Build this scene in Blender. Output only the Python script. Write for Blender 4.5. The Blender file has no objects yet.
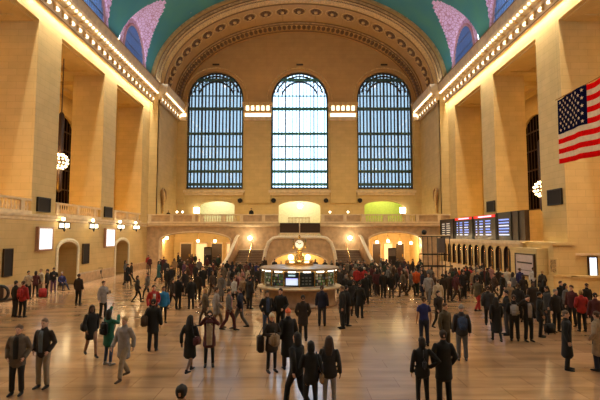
import bpy, bmesh, math, random
from mathutils import Vector, Matrix, Euler
random.seed(7)
S = bpy.context.scene
COL = S.collection
F = 460.0; CH = 4.05
PITCH = math.atan(35/F); YAW = -math.atan(1/F)
CAMP = Vector((0, 0, CH))
ROT = Euler((math.pi/2+PITCH, 0, YAW), 'XYZ').to_matrix()

def ray(x, y):
    return ROT @ Vector(((x-300)/F, (200-y)/F, -1))
def at(x, y, Y):
    d = ray(x, y); return CAMP + d*(Y/d.y)
def atx(x, y, X):
    d = ray(x, y); return CAMP + d*(X/d.x)
def gnd(x, y, z=0.0):
    d = ray(x, y); return CAMP + d*((z-CH)/d.z)

# ------------------------------------------------------------------ materials
MATS = {}
def newmat(name):
    m = bpy.data.materials.new(name); m.use_nodes = True
    nt = m.node_tree; b = nt.nodes['Principled BSDF']
    return m, nt, b
def N(nt, t, **kw):
    n = nt.nodes.new(t)
    for k, v in kw.items(): setattr(n, k, v)
    return n
def mat(name, col, rough=.6, metal=0, noise=.06, scale=6, bump=0.0, spec=None):
    if name in MATS: return MATS[name]
    m, nt, b = newmat(name)
    b.inputs['Roughness'].default_value = rough
    b.inputs['Metallic'].default_value = metal
    if spec is not None: b.inputs['Specular IOR Level'].default_value = spec
    tc = N(nt, 'ShaderNodeTexCoord'); no = N(nt, 'ShaderNodeTexNoise')
    no.inputs['Scale'].default_value = scale
    nt.links.new(tc.outputs['Object'], no.inputs['Vector'])
    r = N(nt, 'ShaderNodeValToRGB')
    lo = [max(0, c*(1-noise*2)) for c in col]; hi = [min(1, c*(1+noise)) for c in col]
    r.color_ramp.elements[0].position = .3; r.color_ramp.elements[1].position = .7
    r.color_ramp.elements[0].color = (*lo, 1); r.color_ramp.elements[1].color = (*hi, 1)
    nt.links.new(no.outputs['Fac'], r.inputs['Fac'])
    nt.links.new(r.outputs['Color'], b.inputs['Base Color'])
    if bump:
        bp = N(nt, 'ShaderNodeBump'); bp.inputs['Strength'].default_value = bump
        nt.links.new(no.outputs['Fac'], bp.inputs['Height']); nt.links.new(bp.outputs['Normal'], b.inputs['Normal'])
    MATS[name] = m; return m
def emit(name, col, st):
    if name in MATS: return MATS[name]
    m, nt, b = newmat(name)
    b.inputs['Base Color'].default_value = (*col, 1)
    b.inputs['Emission Color'].default_value = (*col, 1)
    b.inputs['Emission Strength'].default_value = st
    MATS[name] = m; return m
def stone(name, c1, c2, mortar, bw=1.25, bh=.48, rough=.6, msize=.010):
    m, nt, b = newmat(name)
    g = N(nt, 'ShaderNodeNewGeometry'); s = N(nt, 'ShaderNodeSeparateXYZ')
    nt.links.new(g.outputs['Position'], s.inputs[0])
    a = N(nt, 'ShaderNodeMath', operation='ADD')
    nt.links.new(s.outputs[0], a.inputs[0]); nt.links.new(s.outputs[1], a.inputs[1])
    c = N(nt, 'ShaderNodeCombineXYZ')
    nt.links.new(a.outputs[0], c.inputs[0]); nt.links.new(s.outputs[2], c.inputs[1])
    br = N(nt, 'ShaderNodeTexBrick')
    br.inputs['Color1'].default_value = (*c1, 1); br.inputs['Color2'].default_value = (*c2, 1)
    br.inputs['Mortar'].default_value = (*mortar, 1)
    br.inputs['Scale'].default_value = 1; br.inputs['Mortar Size'].default_value = msize
    br.inputs['Brick Width'].default_value = bw; br.inputs['Row Height'].default_value = bh
    nt.links.new(c.outputs[0], br.inputs['Vector'])
    no = N(nt, 'ShaderNodeTexNoise'); no.inputs['Scale'].default_value = .9; no.inputs['Detail'].default_value = 5
    nt.links.new(g.outputs['Position'], no.inputs['Vector'])
    mx = N(nt, 'ShaderNodeMix', data_type='RGBA', blend_type='MULTIPLY')
    mx.inputs[0].default_value = .3
    nt.links.new(br.outputs['Color'], mx.inputs[6]); nt.links.new(no.outputs['Fac'], mx.inputs[7])
    nt.links.new(mx.outputs[2], b.inputs['Base Color'])
    b.inputs['Roughness'].default_value = rough
    MATS[name] = m; return m

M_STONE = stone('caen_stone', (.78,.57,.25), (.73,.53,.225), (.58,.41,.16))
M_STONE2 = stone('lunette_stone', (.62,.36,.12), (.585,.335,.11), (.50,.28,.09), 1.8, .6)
M_TRIM = mat('trim_stone', (.78,.62,.40), .55, noise=.08, scale=2)
M_TRIMD = mat('brown_bronze_stone', (.50,.32,.14), .55, noise=.2, scale=3)  # darker brown stone of the soffit bands and beads
M_PINKST = mat('marble_pink_grey', (.56,.38,.22), .45, noise=.12, scale=2)
M_BRONZE = mat('dark_bronze', (.07,.045,.03), .4, .6)
M_BROWN = mat('dark_brown_metal', (.055,.03,.02), .45, .3)
M_BLACK = mat('black_metal', (.012,.011,.012), .45, .2)
M_BRASS = mat('polished_brass', (.75,.50,.18), .25, .9)
M_GOLDPL = mat('gilded_plaster', (.70,.46,.18), .5, noise=.15, scale=5)
M_STEP = mat('stair_marble', (.20,.13,.09), .5, noise=.15)
M_MOULD = mat('moulding_shadow_brown', (.34,.19,.09), .6)

# floor marble
def floor_mat():
    m, nt, b = newmat('tennessee_marble_floor')
    g = N(nt, 'ShaderNodeNewGeometry')
    br = N(nt, 'ShaderNodeTexBrick')
    br.inputs['Color1'].default_value = (.47,.29,.165,1); br.inputs['Color2'].default_value = (.36,.215,.12,1)
    br.inputs['Mortar'].default_value = (.27,.155,.085,1); br.inputs['Scale'].default_value = 1
    br.inputs['Mortar Size'].default_value = .012
    br.inputs['Brick Width'].default_value = 1.8; br.inputs['Row Height'].default_value = .9
    nt.links.new(g.outputs['Position'], br.inputs['Vector'])
    no = N(nt, 'ShaderNodeTexNoise'); no.inputs['Scale'].default_value = .8; no.inputs['Detail'].default_value = 6
    mp = N(nt, 'ShaderNodeMapping'); mp.inputs['Scale'].default_value = (.6, 2.2, 1)
    nt.links.new(g.outputs['Position'], mp.inputs['Vector']); nt.links.new(mp.outputs[0], no.inputs['Vector'])
    mx = N(nt, 'ShaderNodeMix', data_type='RGBA', blend_type='OVERLAY'); mx.inputs[0].default_value = .7
    nt.links.new(br.outputs['Color'], mx.inputs[6]); nt.links.new(no.outputs['Fac'], mx.inputs[7])
    nt.links.new(mx.outputs[2], b.inputs['Base Color'])
    b.inputs['Roughness'].default_value = .17
    b.inputs['Specular IOR Level'].default_value = .5
    return m
M_FLOOR = floor_mat()

def ceiling_mat():
    m, nt, b = newmat('turquoise_vault_paint')
    g = N(nt, 'ShaderNodeNewGeometry')
    no = N(nt, 'ShaderNodeTexNoise'); no.inputs['Scale'].default_value = .25; no.inputs['Detail'].default_value = 4
    nt.links.new(g.outputs['Position'], no.inputs['Vector'])
    r = N(nt, 'ShaderNodeValToRGB')
    r.color_ramp.elements[0].position = .35; r.color_ramp.elements[1].position = .7
    r.color_ramp.elements[0].color = (.04,.20,.24,1); r.color_ramp.elements[1].color = (.07,.26,.19,1)
    nt.links.new(no.outputs['Fac'], r.inputs['Fac'])
    vo = N(nt, 'ShaderNodeTexVoronoi'); vo.inputs['Scale'].default_value = .5
    nt.links.new(g.outputs['Position'], vo.inputs['Vector'])
    lt = N(nt, 'ShaderNodeMath', operation='LESS_THAN'); lt.inputs[1].default_value = .06
    nt.links.new(vo.outputs['Distance'], lt.inputs[0])
    mx = N(nt, 'ShaderNodeMix', data_type='RGBA'); mx.inputs[7].default_value = (.8,.7,.4,1)
    nt.links.new(lt.outputs[0], mx.inputs[0]); nt.links.new(r.outputs['Color'], mx.inputs[6])
    nt.links.new(mx.outputs[2], b.inputs['Base Color']); b.inputs['Roughness'].default_value = .7
    return m
M_VAULT = ceiling_mat()
def pink_mat():
    m, nt, b = newmat('pink_ornament_plaster')
    g = N(nt, 'ShaderNodeNewGeometry')
    vo = N(nt, 'ShaderNodeTexVoronoi', feature='DISTANCE_TO_EDGE'); vo.inputs['Scale'].default_value = 2.6
    nt.links.new(g.outputs['Position'], vo.inputs['Vector'])
    r = N(nt, 'ShaderNodeValToRGB')
    r.color_ramp.elements[0].position = .03; r.color_ramp.elements[1].position = .12
    r.color_ramp.elements[0].color = (.58,.28,.45,1); r.color_ramp.elements[1].color = (.86,.62,.92,1)
    nt.links.new(vo.outputs['Distance'], r.inputs['Fac'])
    nt.links.new(r.outputs['Color'], b.inputs['Base Color']); b.inputs['Roughness'].default_value = .7
    return m
M_PINK = pink_mat()

def glass_mat(name, tint, gl=.08):
    m, nt, b = newmat(name)
    out = nt.nodes['Material Output']
    tr = N(nt, 'ShaderNodeBsdfTransparent'); tr.inputs[0].default_value = (*tint, 1)
    gs = N(nt, 'ShaderNodeBsdfGlossy'); gs.inputs['Roughness'].default_value = .05
    mx = N(nt, 'ShaderNodeMixShader'); mx.inputs[0].default_value = gl
    nt.links.new(tr.outputs[0], mx.inputs[1]); nt.links.new(gs.outputs[0], mx.inputs[2])
    nt.links.new(mx.outputs[0], out.inputs['Surface'])
    return m
M_GLC = glass_mat('clear_window_glass', (.62,.74,.86))
M_GLS = glass_mat('dimmed_window_glass', (.15,.185,.215))  # tint stands in for the dimmer daylight behind the side windows
M_GLL = glass_mat('lunette_window_glass', (.18,.30,.55))
M_GLD = glass_mat('dark_gallery_glass', (.006,.006,.008), .02)  # near-black tint, the sky hardly shows through
M_GLK = glass_mat('booth_glass', (.9,.95,.95), .06)

# ------------------------------------------------------------------ object helpers
def link(name, bm, m, parent=None, smooth=False, loc=None):
    me = bpy.data.meshes.new(name); bm.normal_update(); bm.to_mesh(me); bm.free()
    for q in (m if isinstance(m, (list, tuple)) else [m]): me.materials.append(q)
    if smooth:
        for p in me.polygons: p.use_smooth = True
    o = bpy.data.objects.new(name, me); COL.objects.link(o)
    if loc is not None: o.location = loc
    if parent is not None: o.parent = parent
    return o
def struct(name, bm, m, parent=None, smooth=False):
    o = link(name, bm, m, parent, smooth)
    if parent is None: o['kind'] = 'structure'
    return o
def sempty(name, loc=(0,0,0)):
    o = bpy.data.objects.new(name, None); COL.objects.link(o); o.location = loc; o['kind'] = 'structure'; return o
def thing(name, label, cat, loc=(0,0,0), rz=0, group=None):
    o = bpy.data.objects.new(name, None); COL.objects.link(o)
    o.location = loc; o.rotation_euler = (0, 0, rz); o['label'] = label; o['category'] = cat
    if group: o['group'] = group
    return o
def tag(o, label, cat, group=None):
    o['label'] = label; o['category'] = cat
    if group: o['group'] = group
    return o
def box(bm, x0, x1, y0, y1, z0, z1, mi=0):
    v = [bm.verts.new(p) for p in ((x0,y0,z0),(x1,y0,z0),(x1,y1,z0),(x0,y1,z0),(x0,y0,z1),(x1,y0,z1),(x1,y1,z1),(x0,y1,z1))]
    for f in ((0,3,2,1),(4,5,6,7),(0,1,5,4),(1,2,6,5),(2,3,7,6),(3,0,4,7)):
        bm.faces.new([v[i] for i in f]).material_index = mi
def nb(): return bmesh.new()
def boxo(name, m, parent, *c, bevel=0):
    bm = nb(); box(bm, *c)
    if bevel: bmesh.ops.bevel(bm, geom=bm.edges[:], offset=bevel, segments=2, affect='EDGES')
    return link(name, bm, m, parent)
def tube(bm, pts, rad, n=8, ref=None, mi=0, dome=True):
    pts = [Vector(p) for p in pts]; k = len(pts)
    rad = [(r, r) if not isinstance(r, tuple) else r for r in rad]
    rings = []
    def frame(i):
        t = (pts[min(i+1, k-1)] - pts[max(i-1, 0)]).normalized()
        rf = Vector(ref) if ref else (Vector((1,0,0)) if abs(t.x) < .85 else Vector((0,1,0)))
        s = (rf - t*rf.dot(t)).normalized(); return t, s, t.cross(s)
    def ring(c, s, u, ra, rb):
        return [bm.verts.new(c + s*ra*math.cos(2*math.pi*j/n) + u*rb*math.sin(2*math.pi*j/n)) for j in range(n)]
    t, s, u = frame(0)
    if dome: rings.append(ring(pts[0]-t*min(rad[0])*.45, s, u, rad[0][0]*.7, rad[0][1]*.7))
    for i in range(k):
        t, s, u = frame(i); rings.append(ring(pts[i], s, u, *rad[i]))
    if dome: rings.append(ring(pts[-1]+t*min(rad[-1])*.45, s, u, rad[-1][0]*.7, rad[-1][1]*.7))
    for a, b in zip(rings, rings[1:]):
        for j in range(n):
            bm.faces.new((a[j], a[(j+1)%n], b[(j+1)%n], b[j])).material_index = mi
    bm.faces.new(rings[0][::-1]).material_index = mi; bm.faces.new(rings[-1]).material_index = mi
def lathe(bm, prof, n=24, c=(0,0,0), mi=0, a0=0, a1=2*math.pi):
    full = abs(a1-a0-2*math.pi) < 1e-6
    cnt = n if full else n+1
    cols = []
    for j in range(cnt):
        a = a0+(a1-a0)*j/n
        cols.append([bm.verts.new((c[0]+r*math.cos(a), c[1]+r*math.sin(a), c[2]+z)) for r, z in prof])
    for j in range(n):
        p, q = cols[j], cols[(j+1) % cnt]
        for i in range(len(prof)-1):
            bm.faces.new((p[i], q[i], q[i+1], p[i+1])).material_index = mi
    bmesh.ops.remove_doubles(bm, verts=bm.verts[:], dist=1e-5)
def ball(bm, c, r, sx=1, sy=1, sz=1, seg=10, ri=7):
    m = Matrix.Translation(c) @ Matrix.Diagonal((sx, sy, sz, 1))
    bmesh.ops.create_uvsphere(bm, u_segments=seg, v_segments=ri, radius=r, matrix=m)

def arch_wall(bm, u0, u1, zb, zt, ops, P, depth, du=.25, reveal=True, mi=0, rmi=0):
    """wall with openings (ua, ub, z0, zspring, rise); P(u,z,d) -> world; zt may be a function"""
    ztf = zt if callable(zt) else (lambda u: zt)
    def top(o, u):
        ua, ub, z0, zs, r = o
        if r <= 0: return zs
        m = (ua+ub)/2; h = (ub-ua)/2; q = max(0, 1-((u-m)/h)**2)
        return zs + r*math.sqrt(q)
    br = {u0, u1}
    for o in ops: br.add(o[0]); br.add(o[1])
    for o in ops:
        if o[4] > 0:
            for k in range(1, 24):
                a = math.pi*k/24; br.add((o[0]+o[1])/2 - (o[1]-o[0])/2*math.cos(a))
    if callable(zt) :
        k = u0
        while k < u1: br.add(k); k += du
    us = sorted(br); us = [u for i, u in enumerate(us) if i == 0 or u-us[i-1] > 1e-4]
    def q(pts, m):
        vs = [bm.verts.new(P(*p)) for p in pts]
        try: bm.faces.new(vs).material_index = m
        except ValueError: pass
    for a, b in zip(us, us[1:]):
        md = (a+b)/2
        cols = sorted([o for o in ops if o[0] < md < o[1]], key=lambda o: o[2])
        la, lb = zb, zb
        for o in cols:
            if o[2] > la+1e-4: q([(a,la,0),(b,lb,0),(b,o[2],0),(a,o[2],0)], mi)
            la, lb = top(o, a), top(o, b)
            if reveal:
                q([(a,la,0),(b,lb,0),(b,lb,depth),(a,la,depth)], rmi)
                if o[2] > zb+1e-4: q([(a,o[2],0),(b,o[2],0),(b,o[2],depth),(a,o[2],depth)], rmi)
        q([(a,la,0),(b,lb,0),(b,ztf(b),0),(a,ztf(a),0)], mi)
    if reveal:
        for o in ops:
            for u in (o[0], o[1]):
                q([(u,o[2],0),(u,o[2],depth),(u,o[3],depth),(u,o[3],0)], rmi)
def extrude_profile(bm, prof, P, u0, u1, mi=0, closed=True):
    a = [bm.verts.new(P(u0, z, d)) for d, z in prof]; b = [bm.verts.new(P(u1, z, d)) for d, z in prof]
    n = len(prof)
    for i in range(n if closed else n-1):
        bm.faces.new((a[i], a[(i+1)%n], b[(i+1)%n], b[i])).material_index = mi
    if closed:
        bm.faces.new(a[::-1]).material_index = mi; bm.faces.new(b).material_index = mi
def light(kind, name, loc, power, col=(1,1,1), size=.2, rot=None, size_y=None, spot=None, blend=.5, spread=None):
    l = bpy.data.lights.new(name, kind); l.energy = power; l.color = col
    if kind == 'AREA':
        l.size = size
        if size_y: l.shape = 'RECTANGLE'; l.size_y = size_y
        if spread: l.spread = spread
    else: l.shadow_soft_size = size
    if kind == 'SPOT': l.spot_size = spot or 1.2; l.spot_blend = blend
    o = bpy.data.objects.new(name, l); COL.objects.link(o); o.location = loc
    if rot is not None: o.rotation_euler = rot
    return o
def aim(o, target):
    o.rotation_euler = (Vector(target)-o.location).to_track_quat('-Z', 'Y').to_euler()
# ------------------------------------------------------------------ the hall
W = 18.6; WR = 17.6; D1 = 56.5; D2 = 66.0; YB = -9.0; TH = 3.0; XB = 26.0
LINT = 19.45; BAL = 5.6; CT = 23.0
OPEN = [(46.1, 54.0), (35.1, 43.1), (24.1, 31.9), (13.0, 20.9), (2.0, 9.8)]
VA, VB, VC = 18.6, 12.4, 23.0      # main vault ellipse
PL = lambda u, z, d: (-(W+d), u, z)
PR = lambda u, z, d: (W+d, u, z)
PF = lambda u, z, d: (u, D2+d, z)

bm = nb(); box(bm, -XB-1, XB+1, YB, D2+3, -.3, 0); struct('floor', bm, M_FLOOR)

# side walls -------------------------------------------------------
left_low = [(35.5, 38.9, 0, 2.9, .75), (46.7, 50.4, 0, 2.9, .75), (24.6, 27.6, 0, 2.9, .75)]
ops_l = [(a, b, BAL, LINT, 0) for a, b in OPEN] + left_low
bm = nb(); arch_wall(bm, YB, D1, 0, CT, ops_l, PL, TH)
struct('wall_left', bm, M_STONE)
ops_r = [(a, b, 3.5 if i < 2 else 0 if i == 2 else BAL, LINT, 0) for i, (a, b) in enumerate(OPEN)]
bm = nb(); arch_wall(bm, YB, D1, 0, CT, ops_r, PR, TH)
struct('wall_right', bm, M_STONE)
n_trim = [0]; n_win = [0]; n_door = [0]
def tn(): n_trim[0] += 1; return 'trim_%d' % n_trim[0]
def wn(): n_win[0] += 1; return 'window_%d' % n_win[0]
def dn(): n_door[0] += 1; return 'door_%d' % n_door[0]

# galleries behind the side openings: floor slab, outer wall, ceiling with sunk panel
for sg, P, nm in ((-1, PL, 'left'), (1, PR, 'right')):
    dpt = XB-W
    bm = nb()
    wops = [((a+b)/2-2.6, (a+b)/2+2.6, 6.8, 15.5, 1.8) for a, b in OPEN]
    arch_wall(bm, YB, D1, 0, LINT+.6, wops, lambda u, z, d: (sg*(XB+d), u, z), .5)
    struct('wall_gallery_'+nm, bm, M_STONE)
    bm = nb()
    y = YB
    for i, (a, b) in enumerate(OPEN):
        if sg == 1 and i == 2: continue
        x0, x1 = sorted((sg*(W+.02), sg*XB)); zz_ = 3.5 if (sg == 1 and i < 2) else BAL; box(bm, x0, x1, a-1.6, b+1.6, zz_-.35, zz_-.02)
    struct(tn(), bm, M_STONE)
    bm = nb(); x0, x1 = sorted((sg*(W+TH), sg*XB)); box(bm, x0, x1, YB, D1, LINT+.3, LINT+.5)
    for a, b in OPEN:
        xa, xb = sorted((sg*W+sg*.35, sg*XB-sg*.2))
        # raised border round the sunk ceiling panel of each bay
        for (p, q, r, s) in ((xa, xb, a+.01, a+.9), (xa, xb, b-.9, b-.01), (xa, xa+.9, a+.9, b-.9), (xb-.9, xb, a+.9, b-.9)):
            box(bm, p, q, r, s, LINT-.12, LINT+.3)
        xa, xb = sorted((sg*W, sg*(W+TH)))
        box(bm, xa, xb, a, b, LINT+.28, LINT+.3)
    struct('ceiling_gallery_'+nm, bm, M_STONE)
    # gallery windows with mullions
    for i, (a, b) in enumerate(OPEN[:3]):
        e = sempty(wn(), (sg*(XB+.3), (a+b)/2, 6.8))
        bm = nb(); k = -2.6
        while k <= 2.61: box(bm, -.06, .06, k-.06, k+.06, 0, 10.5); k += .65
        for z in (0, 2.2, 4.4, 6.6, 8.7): box(bm, -.08, .08, -2.6, 2.6, z, z+.16)
        link('window_frame', bm, M_BROWN, e)
        bm = nb(); box(bm, -.02, .02, -2.6, 2.6, 0, 10.6); link('pane', bm, M_GLD, e)

# balustrades in the side bays -------------------------------------
def balustrade(P, u0, u1, z0=BAL, h=.95, sol=None, step=.36, d0=.1):
    e = sempty(tn(), P((u0+u1)/2, 0, 0)); inv = -Vector(e.location)
    def L(name, bm, m):
        bmesh.ops.translate(bm, verts=bm.verts[:], vec=inv); return link(name, bm, m, e, name == 'baluster')
    bm = nb(); extrude_profile(bm, [(-.12, z0-.1), (-.12, z0+.12), (.3, z0+.12), (.3, z0-.1)], P, u0, u1); L('plinth', bm, M_TRIM)
    bm = nb(); extrude_profile(bm, [(-.08, z0+h-.14), (-.08, z0+h), (.28, z0+h), (.28, z0+h-.14)], P, u0, u1); L('handrail', bm, M_TRIM)
    u = u0+.3; k = 0
    while u < u1-.2 and k < 99:
        c = Vector(P(u, z0+.12, d0))
        if k % 9 == 0:
            bm = nb(); extrude_profile(bm, [(-.06, z0+.1), (-.06, z0+h-.1), (.26, z0+h-.1), (.26, z0+.1)], P, u-.2, u+.2); L('pedestal', bm, M_TRIM)
        else:
            bm = nb(); hh = h-.26
            lathe(bm, [(0, 0), (.08, 0), (.06, .08*hh), (.095, .3*hh), (.05, .65*hh), (.045, .85*hh), (.08, hh), (0, hh)], 8, c); L('baluster', bm, M_TRIM)
        u += step; k += 1
for i in (0, 1, 2): balustrade(PL, OPEN[i][0]+.02, OPEN[i][1]-.02)

# string course under the balcony on the walls
for P, rng in ((PL, [(YB, D1)]),):
    for a, b in rng:
        bm = nb(); extrude_profile(bm, [(0, BAL-.55), (-.1, BAL-.5), (-.1, BAL-.35), (-.22, BAL-.25), (-.22, BAL-.1), (0, BAL-.1)], P, a, b)
        struct(tn(), bm, M_TRIM)
for P, nm, rng in ((PL, 'left', [(YB, 24.6), (27.6, 35.5), (38.9, 46.7), (50.4, D1)]), (PR, 'right', [(31.9, D1), (YB, 24.1)])):
    bm = nb()
    for a, b in rng: extrude_profile(bm, [(0, 0), (-.12, 0), (-.12, .75), (-.05, .85), (0, .85)], P, a, b)
    struct('baseboard_'+nm, bm, M_PINKST)
# stone surrounds of the low arched entrances on the left
for (a, b, z0, zs, r) in left_low:
    bm = nb()
    pts = []
    for k in range(25):
        t = math.pi*k/24; pts.append(((a+b)/2-(b-a)/2*math.cos(t), zs+r*math.sin(t)))
    pts = [(a, 0)]+pts+[(b, 0)]
    for (u, z), (u2, z2) in zip(pts, pts[1:]):
        c = Vector(PL(u, z, -.06)); c2 = Vector(PL(u2, z2, -.06))
        tube(bm, [c, c2], [(.1, .17), (.1, .17)], 6, dome=False)
    struct(tn(), bm, mat('pale_arch_surround', (.85,.80,.62), .5))
    bm = nb(); box(bm, -(W+TH+.4), -(W+TH), a-.5, b+.5, 0, 4.2); struct('wall_entrance', bm, M_STONE)

# side cornices with bulbs -----------------------------------------
CPROF = [(0,20.95),(-.24,20.95),(-.24,20.5),(-.28,20.5),(-.28,20.66),(-.3,20.75),(-.3,21.35),(-.5,21.42),(-.5,21.55),(-.85,21.62),(-.85,21.9),(-1.02,22.15),(-1.15,22.8),(-1.15,23.0),(0,23.0)]
def bulbmesh(r, sy=1, seg=8):
    bm = nb(); ball(bm, (0,0,0), r, 1, sy, 1, seg, 6); me = bpy.data.meshes.new('bulb'); bm.to_mesh(me); bm.free(); return me
M_BULB = emit('warm_bulb', (1,.80,.50), 5)
M_GLOW = emit('cove_light', (1,.80,.52), 2.6)
BULB = bulbmesh(.10); BULB.materials.append(M_BULB)
SPOTM = bulbmesh(.15, 2.4); SPOTM.materials.append(M_GLOW)
def cornice(Pw, u0, u1, sgn):
    e = sempty(tn(), Pw(u0, 20.2, 0)); inv = -Vector(e.location)
    bm = nb(); extrude_profile(bm, CPROF, Pw, u0, u1); bmesh.ops.translate(bm, verts=bm.verts[:], vec=inv)
    link('cornice_moulding', bm, M_TRIM, e)
    # thin brown fillets, the moulding's shadow lines put in as colour
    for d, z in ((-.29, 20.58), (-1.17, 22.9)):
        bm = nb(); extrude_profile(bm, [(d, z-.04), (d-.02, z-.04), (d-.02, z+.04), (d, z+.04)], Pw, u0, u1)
        bmesh.ops.translate(bm, verts=bm.verts[:], vec=inv); link('shadow_fillet', bm, M_MOULD, e)
    u = max(u0, 20)+.3
    k = 0
    while u < u1:
        o = bpy.data.objects.new('bulb', BULB); COL.objects.link(o); o.parent = e; o.location = Vector(Pw(u, 21.78, -.95))+inv
        if k % 2 == 0:
            o = bpy.data.objects.new('recessed_lamp', SPOTM); COL.objects.link(o); o.parent = e; o.location = Vector(Pw(u, 21.05, -.36))+inv
        # bracket between the bulbs
        u += .6; k += 1
    bm = nb(); u = max(u0, 20)
    while u < u1-.3:
        extrude_profile(bm, [(-.5, 21.5), (-.84, 21.5), (-.84, 21.62), (-.5, 21.62)], Pw, u-.12, u+.12)
        extrude_profile(bm, [(-.3, 20.8), (-.44, 20.86), (-.44, 21.28), (-.3, 21.35)], Pw, u+.3*0-.1, u+.1)
        u += 1.2
    bmesh.ops.translate(bm, verts=bm.verts[:], vec=inv); link('bracket', bm, M_GOLDPL, e)
cornice(PL, YB, D1, -1); cornice(PR, YB, D1, 1)
PRL = lambda u, z, d: (-(WR+d), u, z)
PRR = lambda u, z, d: (WR+d, u, z)
cornice(PRL, D1+.05, D2, -1); cornice(PRR, D1+.05, D2, 1)

# recess side walls, and the return faces at D1
for P, nm, sg in ((PRL, 'recess_left', -1), (PRR, 'recess_right', 1)):
    bm = nb(); arch_wall(bm, D1, D2, BAL-.3, CT, [], P, .3)
    x0, x1 = sorted((sg*WR, sg*(W+.3)))
    box(bm, x0, x1, D1, D1+.4, BAL-.3, CT)
    box(bm, x0, x1, D1+.4, D2+1, CT-.2, CT+.4)
    struct('wall_'+nm, bm, M_STONE)

# vault: height field with lunette penetrations --------------------
LUNC = [(a+b)/2 for a, b in OPEN]
LR, LH, LZ = 4.3, 5.5, 22.6
def vz(x): return VC + VB*math.sqrt(max(0, 1-(x/VA)**2))
def sz(x, y):
    best = -1
    for c in LUNC:
        dd = VA-abs(x)
        r = LR*(1-.02*dd)
        q = 1-((y-c)/r)**2
        if q > 0: best = max(best, LZ+LH*math.sqrt(q)+.62*dd)
    return best
bm = nb(); NX = 120
ys = []; y = YB
while y < D1+.3: ys.append(y); y += (.18 if y > 33 else .45)
ys.append(D1+.3)
grid = []
for y in ys:
    row = []
    for i in range(NX+1):
        x = VA*math.sin(math.pi*(i/NX-.5))
        z1, z2 = vz(x), sz(x, y); row.append((bm.verts.new((x, y, max(z1, z2))), z2-z1))
    grid.append(row)
for r0, r1 in zip(grid, grid[1:]):
    for i in range(NX):
        f = bm.faces.new((r0[i][0], r0[i+1][0], r1[i+1][0], r1[i][0]))
        s = sum(t[1] > 0 for t in (r0[i], r0[i+1], r1[i], r1[i+1])); f.material_index = 1 if s >= 3 else 0
        f.smooth = True
struct('ceiling', bm, [M_VAULT, M_PINK])
# pink rib along the top of the cornice under the vault
for sg, P in ((-1, PL), (1, PR)):
    bm = nb(); extrude_profile(bm, [(0, 23.0), (-1.0, 23.0), (-.9, 23.25), (-.3, 23.35), (0, 23.35)], P, YB, D1)
    struct(tn(), bm, mat('pink_ledge', (.62,.34,.36), .6))
# lunette windows
for sg in (-1, 1):
    for c in LUNC[:3]:
        e = sempty(wn(), (sg*18.45, c, 23.3))
        def zz(u): return LZ+LH*math.sqrt(max(0, 1-(u/LR)**2))-23.3
        bm = nb(); R = 3.1
        def tw(u): return .1+4.0*math.sqrt(max(0, 1-(u/R)**2))
        # stone tympanum round the window
        us = [-LR+LR*2*k/60 for k in range(61)]
        for a, b in zip(us, us[1:]):
            la, lb = (tw(a) if abs(a) < R else 0), (tw(b) if abs(b) < R else 0)
            ha, hb = max(zz(a), la+.01), max(zz(b), lb+.01)
            vs = [bm.verts.new(p) for p in ((0,a,la),(0,b,lb),(0,b,hb),(0,a,ha))]; bm.faces.new(vs)
        link('tympanum', bm, M_PINK, e)
        bm = nb(); pts = [(0, R*math.cos(math.pi*k/24), .1+4.0*math.sin(math.pi*k/24)) for k in range(25)]
        tube(bm, pts, [.16]*25, 6, ref=(1,0,0)); box(bm, -.12, .12, -R, R, 0, .2)
        link('window_frame', bm, mat('rosy_arch_rib', (.62,.33,.36), .6), e)
        bm = nb()
        for k in range(-9, 10):
            u = k*R/9.5; h = tw(u); box(bm, -.05, .05, u-.045, u+.045, 0, h)
        for z in (1.4, 2.7): box(bm, -.06, .06, -R*math.sqrt(1-(z/4.1)**2), R*math.sqrt(1-(z/4.1)**2), z-.05, z+.05)
        link('mullion_grid', bm, mat('grey_blue_mullion', (.14,.18,.28), .5), e)
        bm = nb(); us = [-R+2*R*k/24 for k in range(25)]
        for a, b in zip(us, us[1:]):
            vs = [bm.verts.new(p) for p in ((.04*sg,a,0),(.04*sg,b,0),(.04*sg,b,tw(b)),(.04*sg,a,tw(a)))]
            bm.faces.new(vs)
        link('pane', bm, M_GLL, e)

# end arch soffit --------------------------------------------------
def ell(inset, k, n):
    t = math.pi*k/n
    return ((VA-.25-inset)*math.cos(t), VC+(VB-.2-inset)*math.sin(t))
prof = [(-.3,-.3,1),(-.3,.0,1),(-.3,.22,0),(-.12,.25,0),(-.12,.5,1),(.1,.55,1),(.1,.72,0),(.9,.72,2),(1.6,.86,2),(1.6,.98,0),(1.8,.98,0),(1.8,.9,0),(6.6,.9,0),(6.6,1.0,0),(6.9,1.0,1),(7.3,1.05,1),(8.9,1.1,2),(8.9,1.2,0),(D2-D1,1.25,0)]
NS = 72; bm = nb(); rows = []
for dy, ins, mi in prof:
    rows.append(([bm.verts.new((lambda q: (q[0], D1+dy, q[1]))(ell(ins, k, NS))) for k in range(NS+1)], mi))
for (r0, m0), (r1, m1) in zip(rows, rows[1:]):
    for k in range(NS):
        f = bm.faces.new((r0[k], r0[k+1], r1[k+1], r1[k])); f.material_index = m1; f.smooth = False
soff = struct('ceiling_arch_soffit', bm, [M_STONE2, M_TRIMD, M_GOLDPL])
for dy, ins in ((-.14,.28),(.08,.60),(.5,.74),(1.62,.95),(6.62,.97),(7.2,1.06),(D2-D1-.5,1.24)):
    bm = nb(); tube(bm, [(lambda q: (q[0], D1+dy, q[1]))(ell(ins+.03, k, NS)) for k in range(NS+1)], [.06]*(NS+1), 5, ref=(0,1,0)); link('ring_moulding', bm, mat('soffit_dark_ring', (.20,.11,.045), .6), soff)  # slim dark brown rings along the soffit
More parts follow.
